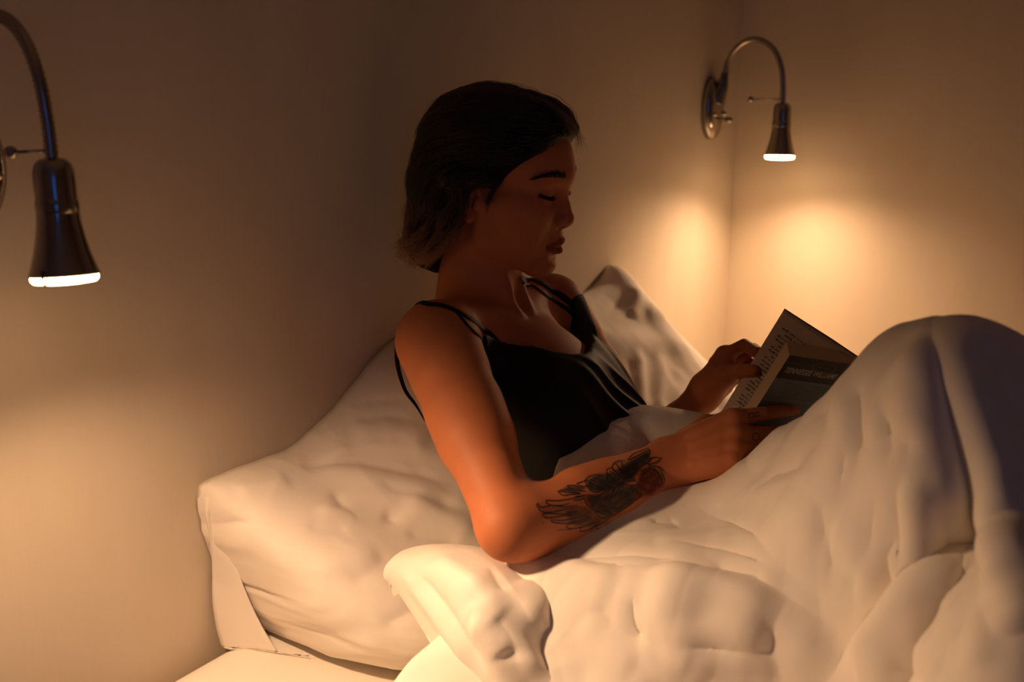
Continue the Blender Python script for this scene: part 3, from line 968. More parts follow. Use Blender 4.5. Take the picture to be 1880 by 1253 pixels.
so.parent = body; so['kind'] = 'stuff'

# ------------------------------------------------------------------ pillows and duvet: shaped cloth with its folds laid on one by one
def to_px(P):
    d = np.asarray(P)-CAM_POS; z = d@C_FWD
    return 940+FPX*(d@C_RIGHT)/z, 626.5-FPX*(d@C_UP)/z, z

def grid_faces(nu, nv, wrap_u=False):
    i, j = np.meshgrid(np.arange(nu if wrap_u else nu-1), np.arange(nv-1), indexing='ij')
    a = i*nv+j; b = ((i+1) % nu)*nv+j
    return np.stack([a, b, b+1, a+1], -1).reshape(-1, 4)

def grid_normals(P):
    du = np.gradient(P, axis=0); dv = np.gradient(P, axis=1)
    n = np.cross(du, dv); return n/(np.linalg.norm(n, axis=2, keepdims=True)+1e-12)

def blur(P, k):
    for _ in range(k):
        Q = P.copy()
        Q[1:-1, 1:-1] = .5*P[1:-1, 1:-1]+.125*(P[2:, 1:-1]+P[:-2, 1:-1]+P[1:-1, 2:]+P[1:-1, :-2])
        P = Q
    return P

def lay_folds(P, N, folds):
    """Displace a cloth grid along its normals. A fold is (points, height, width, profile[, far width]) with points in
    photograph pixels that are first found on the cloth itself. Profiles: r round ridge, v sharp valley, s overlap whose
    left side (walking along the points) stands proud, g soft swell."""
    px, py, pz = to_px(P.reshape(-1, 3)); flat = P.reshape(-1, 3); nf = N.reshape(-1, 3)
    front = ((CAM_POS-flat)*nf).sum(1) > 0
    disp = np.zeros(len(flat))
    for fo in folds:
        pts, A, w, kind = fo[:4]; w2 = fo[4] if len(fo) > 4 else w
        q = catmull(pts, 5) if len(pts) > 1 else np.array(pts, float)
        W = []
        for x, y in q:
            r2 = (px-x)**2+(py-y)**2
            c = np.flatnonzero((r2 < 130) & front)
            if not len(c): continue
            cost = pz[c]+r2[c]*4e-4
            if W: cost = cost + 1.5*np.linalg.norm(flat[c]-flat[W[-1]], axis=1)
            W.append(c[np.argmin(cost)])
        if len(W) < 2: continue
        W = [i for k, i in enumerate(W) if k == 0 or i != W[k-1]]
        if len(W) < 3: continue
        C = flat[W]; CN = nf[W]
        for _ in range(7): C[1:-1] = .25*C[:-2]+.5*C[1:-1]+.25*C[2:]
        L = np.concatenate([[0], np.cumsum(np.linalg.norm(np.diff(C, axis=0), axis=1))])
        m_ = max(4, int(L[-1]/.006)); q_ = np.linspace(0, L[-1], m_)
        C = np.stack([np.interp(q_, L, C[:, i]) for i in range(3)], 1); CN = np.stack([np.interp(q_, L, CN[:, i]) for i in range(3)], 1)
        for _ in range(3): CN[1:-1] = (CN[:-2]+CN[1:-1]+CN[2:])/3
        reach = max(w, w2)*3.2
        m = np.flatnonzero((np.abs(flat-(C.min(0)+C.max(0))/2) < (C.max(0)-C.min(0))/2+reach).all(1))
        X = flat[m]; best = np.full(len(m), 1e9); tb = np.zeros(len(m)); sg = np.ones(len(m))
        L = np.concatenate([[0], np.cumsum(np.linalg.norm(np.diff(C, axis=0), axis=1))]); Lt = max(L[-1], 1e-6)
        for i in range(len(C)-1):
            e = C[i+1]-C[i]; l2 = e@e+1e-14
            t = np.clip((X-C[i])@e/l2, 0, 1); r = X-C[i]-t[:, None]*e; d = np.linalg.norm(r, axis=1)
            u = d < best
            best[u] = d[u]; tb[u] = (L[i]+t[u]*math.sqrt(l2))/Lt
            sg[u] = np.where(np.cross(C[min(i+2, len(C)-1)]-C[max(i-1, 0)], r[u])@CN[i] >= 0, 1.0, -1.0)
        taper = np.clip(np.minimum(tb, 1-tb)/.22, 0, 1); taper = .12+.88*taper*taper*(3-2*taper)
        if kind == 'r': f = np.exp(-(best/w)**2)
        elif kind == 'g': f = np.exp(-(best/w)**2)
        elif kind == 'v': f = -np.exp(-best/w)
        elif kind == 's':
            u = np.clip(sg*best/.0075*.5+.5, 0, 1); u = u*u*(3-2*u)
            f = u*np.exp(-(best/w2)**2) - .35*(1-u)*np.exp(-best/w)
        disp[m] += A*taper*f
    return P + (disp[:, None]*nf).reshape(P.shape)

def wrinkle(P, N, amp, freq, seed, aniso=(1, 1, 1)):
    """irregular creases of slept-in cotton: sparse sharp lines that wander, fade out and cross"""
    r = np.random.default_rng(seed); X = P.reshape(-1, 3)*np.array(aniso); h = np.zeros(len(X))
    def dirn(f): k = r.normal(size=3); return k*f/np.linalg.norm(k)
    warp = sum(np.sin(X@dirn(freq*.9)+r.uniform(0, 6))*.9 for _ in range(3)) + sum(np.sin(X@dirn(freq*2.6)+r.uniform(0, 6))*.3 for _ in range(3))
    for o in range(3):
        for _ in range(6):
            m = np.sin(X@dirn(freq*1.1)+r.uniform(0, 6))*np.sin(X@dirn(freq*1.3)+r.uniform(0, 6)+warp*.5)
            m = np.clip(m*1.6-.15, 0, 1)
            w = 1-np.abs(np.sin(X@dirn(freq*1.25*1.6**o)+r.uniform(0, 6)+warp*(.8+.5*r.random())))
            h += r.choice((-1, 1, 1))*m*w**(3+o)/1.35**o
    h += .05*warp
    return P + (amp*h/2.2)[:, None].reshape(P.shape[:2]+(1,))*N

def thin_plate(xy, z, smooth=1e-4):
    xy = np.asarray(xy, float); z = np.asarray(z, float); n = len(xy)
    def U(r2): return .5*r2*np.log(r2+1e-12)
    K = U(((xy[:, None]-xy[None])**2).sum(-1)) + smooth*np.eye(n)
    Pm = np.c_[np.ones(n), xy]; A = np.zeros((n+3, n+3)); A[:n, :n] = K; A[:n, n:] = Pm; A[n:, :n] = Pm.T
    c = np.linalg.solve(A, np.r_[z, 0, 0, 0])
    def f(q):
        q = np.asarray(q, float); out = np.empty(len(q))
        for i in range(0, len(q), 20000):
            s = q[i:i+20000]
            out[i:i+20000] = U(((s[:, None]-xy[None])**2).sum(-1))@c[:n] + c[n] + s@c[n+1:]
        return out
    return f

def pillow(name, label, ys, ztop, bulge, folds, flange_side, wr_seed, ny=190, ns=150, zb=MAT_Z, bulge_bottom=None):
    """a pillow propped on its long side against the wall: outline ztop(y), thickness bulge(y)"""
    root = empty(name, (0.1, float(np.mean(ys)), zb), label, 'pillow', 'bed pillows')
    y = np.linspace(ys[0], ys[1], ny); zt = ztop(y); T = bulge(y)
    ph = np.linspace(0, math.pi, ns)                          # front skin from the mattress up and over to the wall
    P = np.zeros((ny, ns, 3))
    for j, a in enumerate(ph):
        s = ((1-math.cos(a))/2)**1.25
        fx = np.sin(a)**.36 if a < math.pi/2 else np.sin(a)**.80
        yy = y
        P[:, j, 0] = .014 + T*fx*(2.05-1.70*s)
        P[:, j, 1] = yy
        P[:, j, 2] = zb+.012 + (zt-zb)*s
    if bulge_bottom is not None:
        s = (P[:, :, 2]-zb)/(zt-zb)[:, None]
        P[:, :, 1] += bulge_bottom*np.exp(-((P[:, :, 1]-ys[0])/.15)**2)*np.clip(1-s, 0, 1)**1.5
    P = blur(P, 6)
    N = grid_normals(P)
    if N[ny//2, ns//3, 0] < 0: N = -N
    P = lay_folds(P, N, folds)
    P = blur(P, 1)
    P = wrinkle(P, N, .0026 if ys[0] < 1 else .0011, 17, wr_seed, (1, .8, 1.2))
    P[:, :, 0] = np.maximum(P[:, :, 0], .003); P[0, :, 0] = P[-1, :, 0] = .003
    V = P.reshape(-1, 3); F = grid_faces(ny, ns)
    back = V[:, :].reshape(ny, ns, 3)[:, [0, -1]].copy(); back[:, :, 0] = .003
    V2 = np.vstack([V, back.reshape(-1, 3)]); b0 = ny*ns; ex = []
    for i in range(ny-1):
        ex.append((i*ns, b0+i*2, b0+(i+1)*2, (i+1)*ns)); ex.append((b0+i*2, b0+i*2+1, b0+(i+1)*2+1, b0+(i+1)*2)); ex.append((b0+i*2+1, i*ns+ns-1, (i+1)*ns+ns-1, b0+(i+1)*2+1))
    o = obj_np('pillowcase', V2, np.vstack([F, np.array(ex)]), M['linen'], root)
    return root, P

zt_near = lambda y: np.interp(y, *zip(*[(p[0], p[1]) for p in catmull([(.752, .716), (.757, .733), (.80, .738), (.86, .738), (.90, .739), (.94, .754), (.985, .776), (1.03, .806), (1.07, .832), (1.13, .85), (1.22, .84), (1.30, .80), (1.36, .70)], 10)]))
bu_near = lambda y: np.interp(y, *zip(*[(p[0], p[1]) for p in catmull([(.752, .002), (.754, .05), (.757, .082), (.766, .122), (.785, .155), (.815, .178), (.85, .19), (.95, .20), (1.02, .20), (1.1, .195), (1.22, .18), (1.32, .12), (1.36, .004)], 10)]))
folds_near = [
    # top crease where the pillow bends, and the swells either side of it
    ([(545, 858), (600, 852), (660, 850), (720, 860), (780, 872), (830, 890)], .009, .010, 'v'),
    ([(590, 846), (650, 833), (700, 832), (760, 838), (815, 852)], .006, .006, 's', .03),
    ([(560, 850), (620, 862), (690, 880), (760, 900), (830, 925)], .010, .026, 'r'),
    ([(640, 800), (700, 790), (760, 800), (800, 815)], .007, .022, 'r'),
    ([(650, 775), (700, 762), (760, 770)], .005, .008, 'v'),
    ([(670, 745), (715, 730), (750, 738)], .004, .007, 'v'),
    ([(690, 880), (730, 905), (790, 915), (850, 935)], .006, .010, 'v'),
    ([(705, 942), (722, 948), (732, 960)], .010, .008, 'v'),
    ([(735, 930), (790, 940), (850, 965), (880, 985)], .008, .018, 'r'),
    ([(740, 975), (800, 985), (850, 995)], .006, .010, 'v'),
    ([(610, 905), (630, 925), (625, 945)], .006, .009, 'v'),
    ([(585, 930), (610, 940), (645, 935)], .005, .014, 'r'),
    ([(560, 960), (600, 975), (640, 965)], .003, .009, 'v'),
    ([(495, 1112), (540, 1121), (590, 1119), (620, 1111)], .0055, .007, 's', .022),
    ([(440, 1070), (470, 1085), (500, 1092)], .006, .007, 'v'),
    ([(480, 1140), (530, 1158), (580, 1160), (640, 1152)], .005, .008, 'v'),
    ([(455, 1128), (520, 1136), (600, 1138), (680, 1125)], .006, .016, 'r'),
    ([(595, 1160), (650, 1180), (705, 1194)], .0045, .006, 's', .018),
    ([(520, 1205), (580, 1195), (650, 1190), (720, 1200)], .005, .014, 'r'),
    ([(700, 1150), (750, 1125), (790, 1100)], .006, .010, 'v'),
    ([(730, 1235), (780, 1215), (830, 1205)], .008, .010, 'v'),
    ([(400, 950), (430, 965), (470, 955)], .006, .010, 'v'),
    ([(390, 985), (420, 1003), (450, 1000)], .006, .012, 'r'),
    ([(425, 905), (480, 895), (540, 880)], .004, .014, 'r'),
    ([(560, 1060), (640, 1030), (700, 1000)], .004, .020, 'r'),
    ([(640, 1075), (690, 1045), (715, 1010)], .004, .012, 'v'),
]
near_pillow, PN = pillow('pillow', 'large white pillow nearest the camera, propped behind her back', (.752, 1.36), zt_near, bu_near, folds_near, -1, 3, bulge_bottom=.060)
# sewn flange hanging from its open side
def on_x(px, py, x):
    d = ray(px, py); return CAM_POS + d*((x-CAM_POS[0])/d[0])
eo = catmull([on_x(px, py, x) for px, py, x in ((376, 914, .016), (372, 945, .014), (384, 1000, .014), (394, 1060, .013), (397, 1120, .015), (404, 1180, .018), (416, 1215, .026), (436, 1243, .036))], 10)
ei = catmull([on_x(px, py, x) for px, py, x in ((402, 917, .022), (412, 955, .030), (426, 1015, .040), (446, 1075, .050), (470, 1130, .062), (498, 1180, .080), (530, 1222, .100), (570, 1255, .125))], 10)
Pf = np.array([[(1-u)*a_+u*b_ + np.array((.006*math.sin(u*5+k*.13)*(1-u), 0, .0012*math.sin(k*.8)*(1-u))) for u in np.linspace(0, 1, 14)] for k, (a_, b_) in enumerate(zip(eo, ei))])
Pf[:, :, 0] = np.maximum(Pf[:, :, 0], .005); Pf[:, :, 2] = np.maximum(Pf[:, :, 2], MAT_Z+.003)
fl = obj_np('pillowcase_flange', Pf.reshape(-1, 3), grid_faces(len(eo), 14), M['linen'], near_pillow)
so_ = fl.modifiers.new('thick', 'SOLIDIFY'); so_.thickness = .0022; so_.offset = 0
zt_far = lambda y: np.interp(y, *zip(*[(p[0], p[1]) for p in catmull([(1.40, .72), (1.45, .79), (1.53, .822), (1.60, .832), (1.645, .846), (1.675, .868), (1.70, .862), (1.735, .820), (1.78, .775), (1.83, .722), (1.88, .672), (1.93, .61), (1.96, .55)], 10)]))
bu_far = lambda y: np.interp(y, [1.40, 1.44, 1.50, 1.60, 1.68, 1.75, 1.84, 1.92, 1.96], [.02, .09, .14, .16, .15, .17, .16, .10, .02])
folds_far = [
    ([(1170, 522), (1168, 550), (1160, 590)], 0.0074, .014, 'r'),
    ([(1140, 545), (1120, 575), (1090, 600)], 0.0050, .016, 'v'),
    ([(1172, 640), (1176, 680), (1180, 720), (1178, 760)], 0.0062, .010, 'r'),
    ([(1155, 650), (1158, 700), (1165, 750)], 0.0050, .012, 'v'),
    ([(1200, 640), (1195, 690), (1196, 750)], 0.0050, .012, 'v'),
    ([(1215, 650), (1212, 700), (1205, 760)], 0.0050, .010, 'r'),
    ([(1245, 680), (1235, 720), (1225, 760)], 0.0050, .012, 'v'),
    ([(1110, 630), (1170, 628), (1230, 630), (1290, 640)], 0.0050, .026, 'r'),
    ([(1190, 560), (1230, 580), (1270, 605)], 0.0037, .018, 'r'),
    ([(1270, 640), (1290, 660), (1300, 690)], 0.0037, .012, 'v'),
]
far_pillow, _ = pillow('pillow', 'white pillow with a peaked corner beyond her far shoulder', (1.40, 1.96), zt_far, bu_far, folds_far, 1, 5, ny=140, ns=110)
far_pillow['group'] = 'bed pillows'

# ------------------------------------------------------------------ the duvet over her lap and raised knees
def on_z(px, py, z):
    d = ray(px, py); return CAM_POS + d*((z-CAM_POS[2])/d[2])
ctrl = [on_z(*c) for c in (
    # along the bottom of the picture
    (700, 1300, .60), (900, 1262, .625), (1080, 1262, .645), (1250, 1262, .662), (1420, 1262, .682), (1560, 1262, .705), (1700, 1262, .745), (1880, 1262, .82),
    # middle rows
    (985, 1075, .715), (1060, 1110, .712), (1150, 1120, .722), (1250, 1140, .728), (1380, 1150, .732), (1500, 1150, .748), (1620, 1150, .775), (1750, 1150, .797), (1860, 1140, .850),
    (975, 1035, .730), (1060, 1010, .743), (1120, 1000, .748), (1200, 1010, .755), (1300, 1030, .766), (1400, 1020, .785), (1500, 1020, .808), (1600, 1020, .833), (1700, 1020, .852), (1800, 1000, .880),
    (1160, 960, .757), (1230, 900, .766), (1300, 890, .771), (1345, 884, .776), (1330, 950, .768), (1400, 900, .805), (1480, 900, .838), (1580, 900, .875), (1680, 900, .895), (1790, 900, .906), (1880, 900, .912),
    # the ridge of the near thigh up to the knee
    (1384, 846, .822), (1448, 800, .860), (1494, 753, .902), (1539, 716, .938), (1592, 664, .978), (1652, 620, 1.004), (1718, 602, 1.016), (1800, 612, 1.010), (1880, 642, .990), (1960, 700, .965), (2060, 790, .93), (2000, 900, .90),
    (1490, 800, .868), (1580, 780, .93), (1680, 760, .962), (1780, 760, .966), (1880, 780, .958))]
px_hem = [(1000, 894), (1060, 862), (1120, 828), (1160, 802), (1190, 792)]
hp_, ok_ = raymarch(top_f, [p[0] for p in px_hem], [p[1] for p in px_hem])
ctrl += [p + np.array((.004, -.004, .010)) for p, k in zip(hp_, ok_) if k]
for px_, py_, z_ in ((1448, 800, .860), (1494, 753, .902), (1539, 716, .938), (1592, 664, .978), (1652, 620, 1.004), (1718, 602, 1.022), (1800, 612, 1.012), (1880, 642, .990)):
    p_ = on_z(px_, py_, z_); hd = ray(px_, py_)*np.array((1, 1, 0)); hd /= np.linalg.norm(hd)      # the crest rolls over and falls away behind
    ctrl += [p_ + hd*.035 - np.array((0, 0, .016)), p_ + hd*.08 - np.array((0, 0, .062))]
ctrl = np.array(ctrl)
ctrl = np.vstack([ctrl, np.array([   # what the camera does not see: far leg, foot end and the far side of the bed
    (.42, 1.10, .775), (.46, 1.06, .765), (.42, 1.25, .755), (.50, 1.20, .79), (.55, 1.20, .70), (.62, 1.24, .76), (.72, 1.27, .80), (.80, 1.30, .84),
    (.40, 1.36, .66), (.50, 1.42, .64), (.70, 1.46, .70), (.85, 1.50, .70), (1.00, 1.12, .90), (1.05, 1.25, .88), (1.00, .90, .76), (1.05, .75, .62), (1.2, 1.1, .74), (1.22, 1.3, .72), (1.1, 1.55, .62),
    (.40, 1.7, .55), (.8, 1.8, .55), (1.2, 1.8, .55), (.4, 2.1, .54), (1.0, 2.1, .54), (1.6, 1.2, .58), (1.6, 1.8, .55), (2.05, .7, .54), (2.05, 1.4, .55), (2.05, 2.1, .54), (1.5, .8, .58),
    (.70, .66, .56), (.45, .66, .55), (.34, .70, .555), (.9, .64, .57)])])
tps = thin_plate(ctrl[:, :2], ctrl[:, 2], 6e-4)
NU, NVV = 500, 430
uy = np.concatenate([np.linspace(.66, 1.30, 420), np.linspace(1.30, 2.13, NU-419)[1:]])
hem = np.interp(uy, *zip(*catmull([(.60, .335), (.75, .36), (.82, .385), (.88, .395), (.95, .385), (1.02, .365), (1.10, .350), (1.18, .350), (1.26, .36), (1.35, .38), (1.5, .39), (2.14, .40)], 8)))
tv = np.concatenate([np.linspace(0, .40, 360), np.linspace(.40, 1, NVV-359)[1:]])
X = hem[:, None] + tv[None]*(2.03-hem[:, None]); Y = np.repeat(uy[:, None], NVV, 1)
Z = tps(np.c_[X.ravel(), Y.ravel()]).reshape(X.shape)
Z = np.maximum(Z, MAT_Z+.03+.004*np.sin(X*23)*np.sin(Y*19))
D0 = np.stack([X, Y, Z], -1)
DN = grid_normals(D0)
if DN[150, 100, 2] < 0: DN = -DN
duvet_folds = [
    # long overlaps across the lap
    ([(1575, 1207), (1540, 1180), (1480, 1130), (1400, 1090), (1310, 1068), (1180, 1056)], .015, .006, 's', .055),
    ([(1155, 1066), (1080, 1048), (1010, 1034), (970, 1032)], .007, .005, 's', .05),
    ([(1190, 1092), (1290, 1112), (1390, 1125), (1440, 1150)], .010, .036, 'r'),
    ([(1170, 1100), (1168, 1130), (1178, 1160), (1205, 1172)], .007, .006, 'v'),
    ([(1445, 1200), (1380, 1194), (1310, 1196), (1215, 1186)], .009, .005, 's', .045),
    ([(1210, 1250), (1240, 1215), (1262, 1200), (1290, 1225), (1310, 1253)], .005, .020, 'r'),
    # fine pressed creases
    ([(1230, 1010), (1330, 1020), (1440, 1050), (1520, 1090)], .0035, .0035, 'v'), ([(1290, 945), (1380, 985), (1450, 1040)], .004, .0035, 'v'),
    ([(1450, 940), (1530, 985), (1580, 1040)], .004, .0035, 'v'), ([(1060, 1035), (1150, 1030), (1250, 1045)], .004, .004, 'v'),
    ([(1400, 1000), (1480, 1060), (1540, 1130)], .0035, .0035, 'v'), ([(1620, 900), (1640, 960), (1650, 1010)], .004, .0035, 'v'),
    ([(1540, 770), (1562, 830), (1556, 900)], .0035, .0035, 'v'), ([(1420, 900), (1470, 870), (1540, 860)], .004, .0035, 'v'),
    ([(1080, 1130), (1110, 1180), (1180, 1230)], .003, .020, 'r'), ([(1100, 1110), (1140, 1160), (1200, 1185)], .004, .009, 'v'),
    ([(1215, 1178), (1300, 1166), (1380, 1160), (1436, 1185)], .007, .014, 'r'),
    # fall of the cover from the knee
    ([(1712, 606), (1722, 680), (1742, 770), (1762, 860), (1782, 950), (1800, 1010), (1842, 1100), (1885, 1180)], .030, .016, 'v'),
    ([(1704, 610), (1706, 690), (1718, 780), (1740, 880), (1762, 970)], .006, .020, 'r'),
    ([(1722, 612), (1750, 690), (1785, 780), (1812, 860), (1832, 930), (1828, 968), (1842, 1030), (1862, 1085), (1890, 1150)], .024, .017, 'r'),
    ([(1770, 625), (1820, 700), (1870, 800), (1890, 880)], .010, .022, 'v'),
    ([(1740, 612), (1795, 680), (1850, 790), (1882, 900)], .006, .020, 'r'),
    ([(1822, 960), (1812, 990), (1820, 1030)], .008, .012, 'v'),
    ([(1822, 1052), (1850, 1110), (1890, 1170)], .012, .012, 'r'),
    ([(1800, 1010), (1782, 950), (1762, 860), (1742, 770), (1724, 690), (1714, 618)], .018, .012, 's', .06),
    # pocket under the shin and the billow in front of it
    ([(1792, 1018), (1745, 1018), (1700, 1045), (1660, 1090), (1625, 1140), (1570, 1215)], .020, .010, 's', .05),
    ([(1785, 1008), (1750, 1006), (1715, 1030)], .024, .010, 'v'),
    ([(1690, 880), (1692, 940), (1690, 1000), (1672, 1060)], .012, .010, 'r'),
    ([(1668, 900), (1672, 980), (1668, 1050)], .010, .009, 'v'),
    ([(1652, 1010), (1662, 1040), (1668, 1068)], .009, .006, 'r'),
    ([(1640, 1030), (1640, 1080), (1630, 1125)], .012, .008, 'v'),
    ([(1715, 900), (1722, 960), (1712, 1020)], .006, .012, 'v'),
    # creases over the thigh
    ([(1522, 735), (1516, 800), (1498, 850)], 0.0118, 0.0137, 'v'),
    ([(1548, 725), (1568, 775), (1552, 815), (1558, 850)], 0.0058, 0.0143, 'r'),
    ([(1584, 705), (1592, 770), (1590, 860)], 0.0091, 0.0137, 'v'),
    ([(1612, 745), (1630, 780), (1640, 815)], 0.0043, 0.0110, 'r'),
    ([(1640, 756), (1655, 805), (1660, 860)], 0.0091, 0.0089, 'v'),
    ([(1645, 770), (1675, 805), (1705, 838)], 0.0067, 0.0058, 'v'),
    ([(1704, 640), (1702, 740), (1704, 850)], 0.0036, 0.0143, 'r'),
    ([(1370, 862), (1410, 800), (1450, 745), (1490, 715)], 0.0053, 0.0078, 'v'),
    ([(1390, 870), (1440, 800), (1490, 738), (1530, 715)], 0.0043, 0.0176, 'r'),
    ([(1400, 905), (1450, 870), (1490, 862)], 0.0079, 0.0097, 'v'),
    ([(1340, 935), (1400, 905), (1470, 880), (1510, 885)], 0.0036, 0.0154, 'r'),
    ([(1521, 1030), (1569, 1041), (1594, 1092)], 0.0068, 0.0065, 'v'),
    ([(1530, 1000), (1585, 1020), (1620, 1075)], 0.0043, 0.0176, 'r'),
    ([(1430, 905), (1480, 955), (1530, 1000)], 0.0036, 0.0176, 'r'),
    ([(1510, 930), (1525, 960), (1520, 1000)], 0.0043, 0.0078, 'v'),
    ([(1620, 930), (1610, 980), (1615, 1030)], 0.0051, 0.0091, 'v'),
    ([(1575, 930), (1570, 990), (1590, 1050)], 0.0036, 0.0154, 'r'),
    ([(1220, 985), (1290, 965), (1340, 925)], 0.0051, 0.0065, 'v'),
    ([(1190, 965), (1215, 972), (1245, 966)], 0.0051, 0.0046, 'v'),
    ([(1200, 1010), (1280, 1000), (1360, 985)], 0.0036, 0.0198, 'r'),
    ([(1300, 1050), (1350, 1062), (1420, 1072)], 0.0043, 0.0078, 'v'),
    ([(1640, 1215), (1690, 1235), (1720, 1262)], 0.0085, 0.0078, 'v'),
    ([(1600, 1225), (1650, 1245), (1680, 1265)], 0.0058, 0.0132, 'r'),
    ([(1690, 1195), (1730, 1225), (1745, 1262)], 0.0058, 0.0110, 'r'),
    ([(1800, 1130), (1815, 1190), (1805, 1240)], 0.0050, 0.0110, 'r'),
    ([(1740, 1110), (1760, 1150), (1800, 1170)], 0.0059, 0.0091, 'v'),
    ([(1680, 1120), (1720, 1150), (1735, 1200)], 0.0043, 0.0154, 'r'),
]
D1 = lay_folds(D0, DN, duvet_folds)
D1 = blur(D1, 3)
D1 = wrinkle(D1, grid_normals(D1)*np.sign((grid_normals(D1)*DN).sum(-1, keepdims=True)), .0022, 15, 11)
# the hem: a narrow sewn edge, gathered here and there
edge = np.exp(-((X-hem[:, None])/.012)**2)
D1[:, :, 2] += .004*edge*np.sin(uy*70)[:, None]
duvet = empty('duvet', (1.0, 1.2, MAT_Z), 'crumpled white duvet drawn over her lap and raised knees', 'duvet')
dc = obj_np('cover', D1.reshape(-1, 3), grid_faces(NU, NVV), M['linen'], duvet)
so_ = dc.modifiers.new('thick', 'SOLIDIFY'); so_.thickness = .010; so_.offset = -1 if DN[150, 100, 2]*1 > 0 else 1
# corner of the duvet turned back over the pillow
net_px = [  # rows run from the turned-back top edge down out of the picture; (x, y, height)
    [(716, 1034, .700), (752, 1008, .712), (810, 1000, .722), (872, 1004, .724), (930, 1022, .722), (972, 1042, .704)],
    [(742, 1070, .690), (790, 1052, .716), (850, 1046, .732), (910, 1050, .732), (975, 1070, .715), (1030, 1088, .680)],
    [(778, 1125, .672), (830, 1108, .705), (890, 1102, .722), (950, 1108, .715), (1010, 1128, .700), (1085, 1118, .668)],
    [(818, 1190, .648), (868, 1176, .680), (928, 1170, .690), (985, 1180, .680), (1060, 1178, .676), (1150, 1162, .645)],
    [(858, 1250, .625), (908, 1240, .650), (962, 1236, .655), (1020, 1242, .655), (1100, 1235, .652), (1195, 1205, .625)],
    [(900, 1320, .600), (950, 1312, .612), (1000, 1310, .615), (1060, 1312, .615), (1130, 1300, .612), (1225, 1270, .598)]]
net = np.array([[on_z(*c) for c in r] for r in net_px])
def tuck(e, inner):                                     # the free edges turn under
    d = inner-e; d /= np.linalg.norm(d, axis=-1, keepdims=True)
    return [e + d*.010 - np.array((0, 0, .034)), e - d*.006 - np.array((0, 0, .016))]
l2, l1 = tuck(net[:, 0], net[:, 1]); r2, r1 = tuck(net[:, -1], net[:, -2])
net = np.concatenate([l2[:, None], l1[:, None], net, r1[:, None], r2[:, None]], 1)
t2, t1 = tuck(net[0], net[1])
net = np.concatenate([t2[None], t1[None], net], 0)
c0 = net[2, 2]
for a_, b_, dz in ((1, 1, .010), (0, 1, .026), (1, 0, .026), (0, 0, .036)):
    net[a_, b_] = .5*(net[a_, 2]+net[2, b_]) if (a_, b_) == (1, 1) else c0*.6+net[a_, 2]*.2+net[2, b_]*.2 - np.array((0, 0, dz*.6))
cols = np.stack([catmull(net[:, j], 20) for j in range(net.shape[1])], 1)
C = np.stack([catmull(r, 22) for r in cols], 0)
CN_ = grid_normals(C)
if CN_[80, 80, 2] < 0: CN_ = -CN_
corner_folds = [
    ([(735, 1040), (790, 1120), (838, 1190), (872, 1250)], .005, .011, 'r'),
    ([(760, 1045), (815, 1120), (868, 1200), (900, 1250)], .008, .010, 'v'),
    ([(965, 1065), (985, 1090), (1000, 1110), (1020, 1120)], .006, .020, 'r'),
    ([(1050, 1105), (1020, 1150), (1000, 1180), (1010, 1220), (1030, 1262)], .013, .012, 'v'),
    ([(1000, 1085), (970, 1130), (968, 1180), (985, 1230), (1000, 1262)], .007, .022, 'r'),
    ([(1040, 1110), (1070, 1130), (1110, 1145), (1150, 1180)], .007, .022, 'r'),
    ([(1008, 1172), (1040, 1150), (1090, 1158)], .007, .014, 'r'),
    ([(1070, 1170), (1100, 1200), (1130, 1240)], .003, .012, 'v'),
    ([(1020, 1190), (1050, 1230), (1065, 1262)], .003, .012, 'v'),
    ([(830, 1050), (860, 1090), (870, 1120)], .003, .010, 'v'),
    ([(800, 1020), (840, 1060), (900, 1080)], .005, .014, 'r'),
    ([(900, 1040), (915, 1070), (930, 1090)], .003, .008, 'v'),
    ([(860, 1140), (900, 1170), (930, 1210)], .005, .014, 'r'),
    ([(905, 1130), (940, 1170), (950, 1220)], .004, .012, 'v'),
]
C = lay_folds(C, CN_, corner_folds)
C = blur(C, 2)
C = wrinkle(C, CN_, .0018, 18, 21)
obj_np('turned_corner', C.reshape(-1, 3), grid_faces(*C.shape[:2]), M['linen'], duvet)

# ------------------------------------------------------------------ the paperback she is reading
M['paper'] = material('book_paper', (.70, .56, .42), .8)
M['paper_edge'] = material('book_page_edges', (.66, .48, .30), .85)
add_bump(M['paper_edge'], 60, .3, .0006, (1, 1, 1), 3)
M['cover_black'] = material('cover_black', (.012, .011, .012), .38)
M['cover_blue'] = material('cover_grey_blue', (.17, .22, .28), .38)
M['print_pale'] = material('print_pale', (.62, .56, .50), .5)
M['print_grey'] = material('print_grey', (.10, .09, .085), .5)
M['print_dark'] = material('print_dark', (.05, .055, .065), .5)
BH = unit(np.array((.4740, -.0491, .8792)))
BW1 = unit(np.array((.5023, .8351, -.2241))); BW1 = unit(BW1-BH*(BW1@BH))
BW2 = unit(np.array((.8733, .1537, -.4622))); BW2 = unit(BW2-BH*(BW2@BH))
HT, WD = .178, .108
T1 = at(1450, 653, 1.234)                                # outer top corner of the near (back) cover at the fore-edge
IN1 = unit(np.cross(BW1, BH)); 
if IN1@C_FWD < 0: IN1 = -IN1                             # from the back cover into the book
SP_ = T1 + BW1*WD                                        # top of the spine, back-cover side
IN2 = unit(np.cross(BW2, BH))
if IN2@C_FWD < 0: IN2 = -IN2                             # from the open page to the front cover
TH1, TH2 = .029, .008
S2 = SP_ + IN1*TH1*.42 + BW1*.004                        # gutter, top
book = empty('paperback_book', tuple(T1-BH*HT), 'worn open paperback with black and grey-blue back cover, in her hands', 'book')

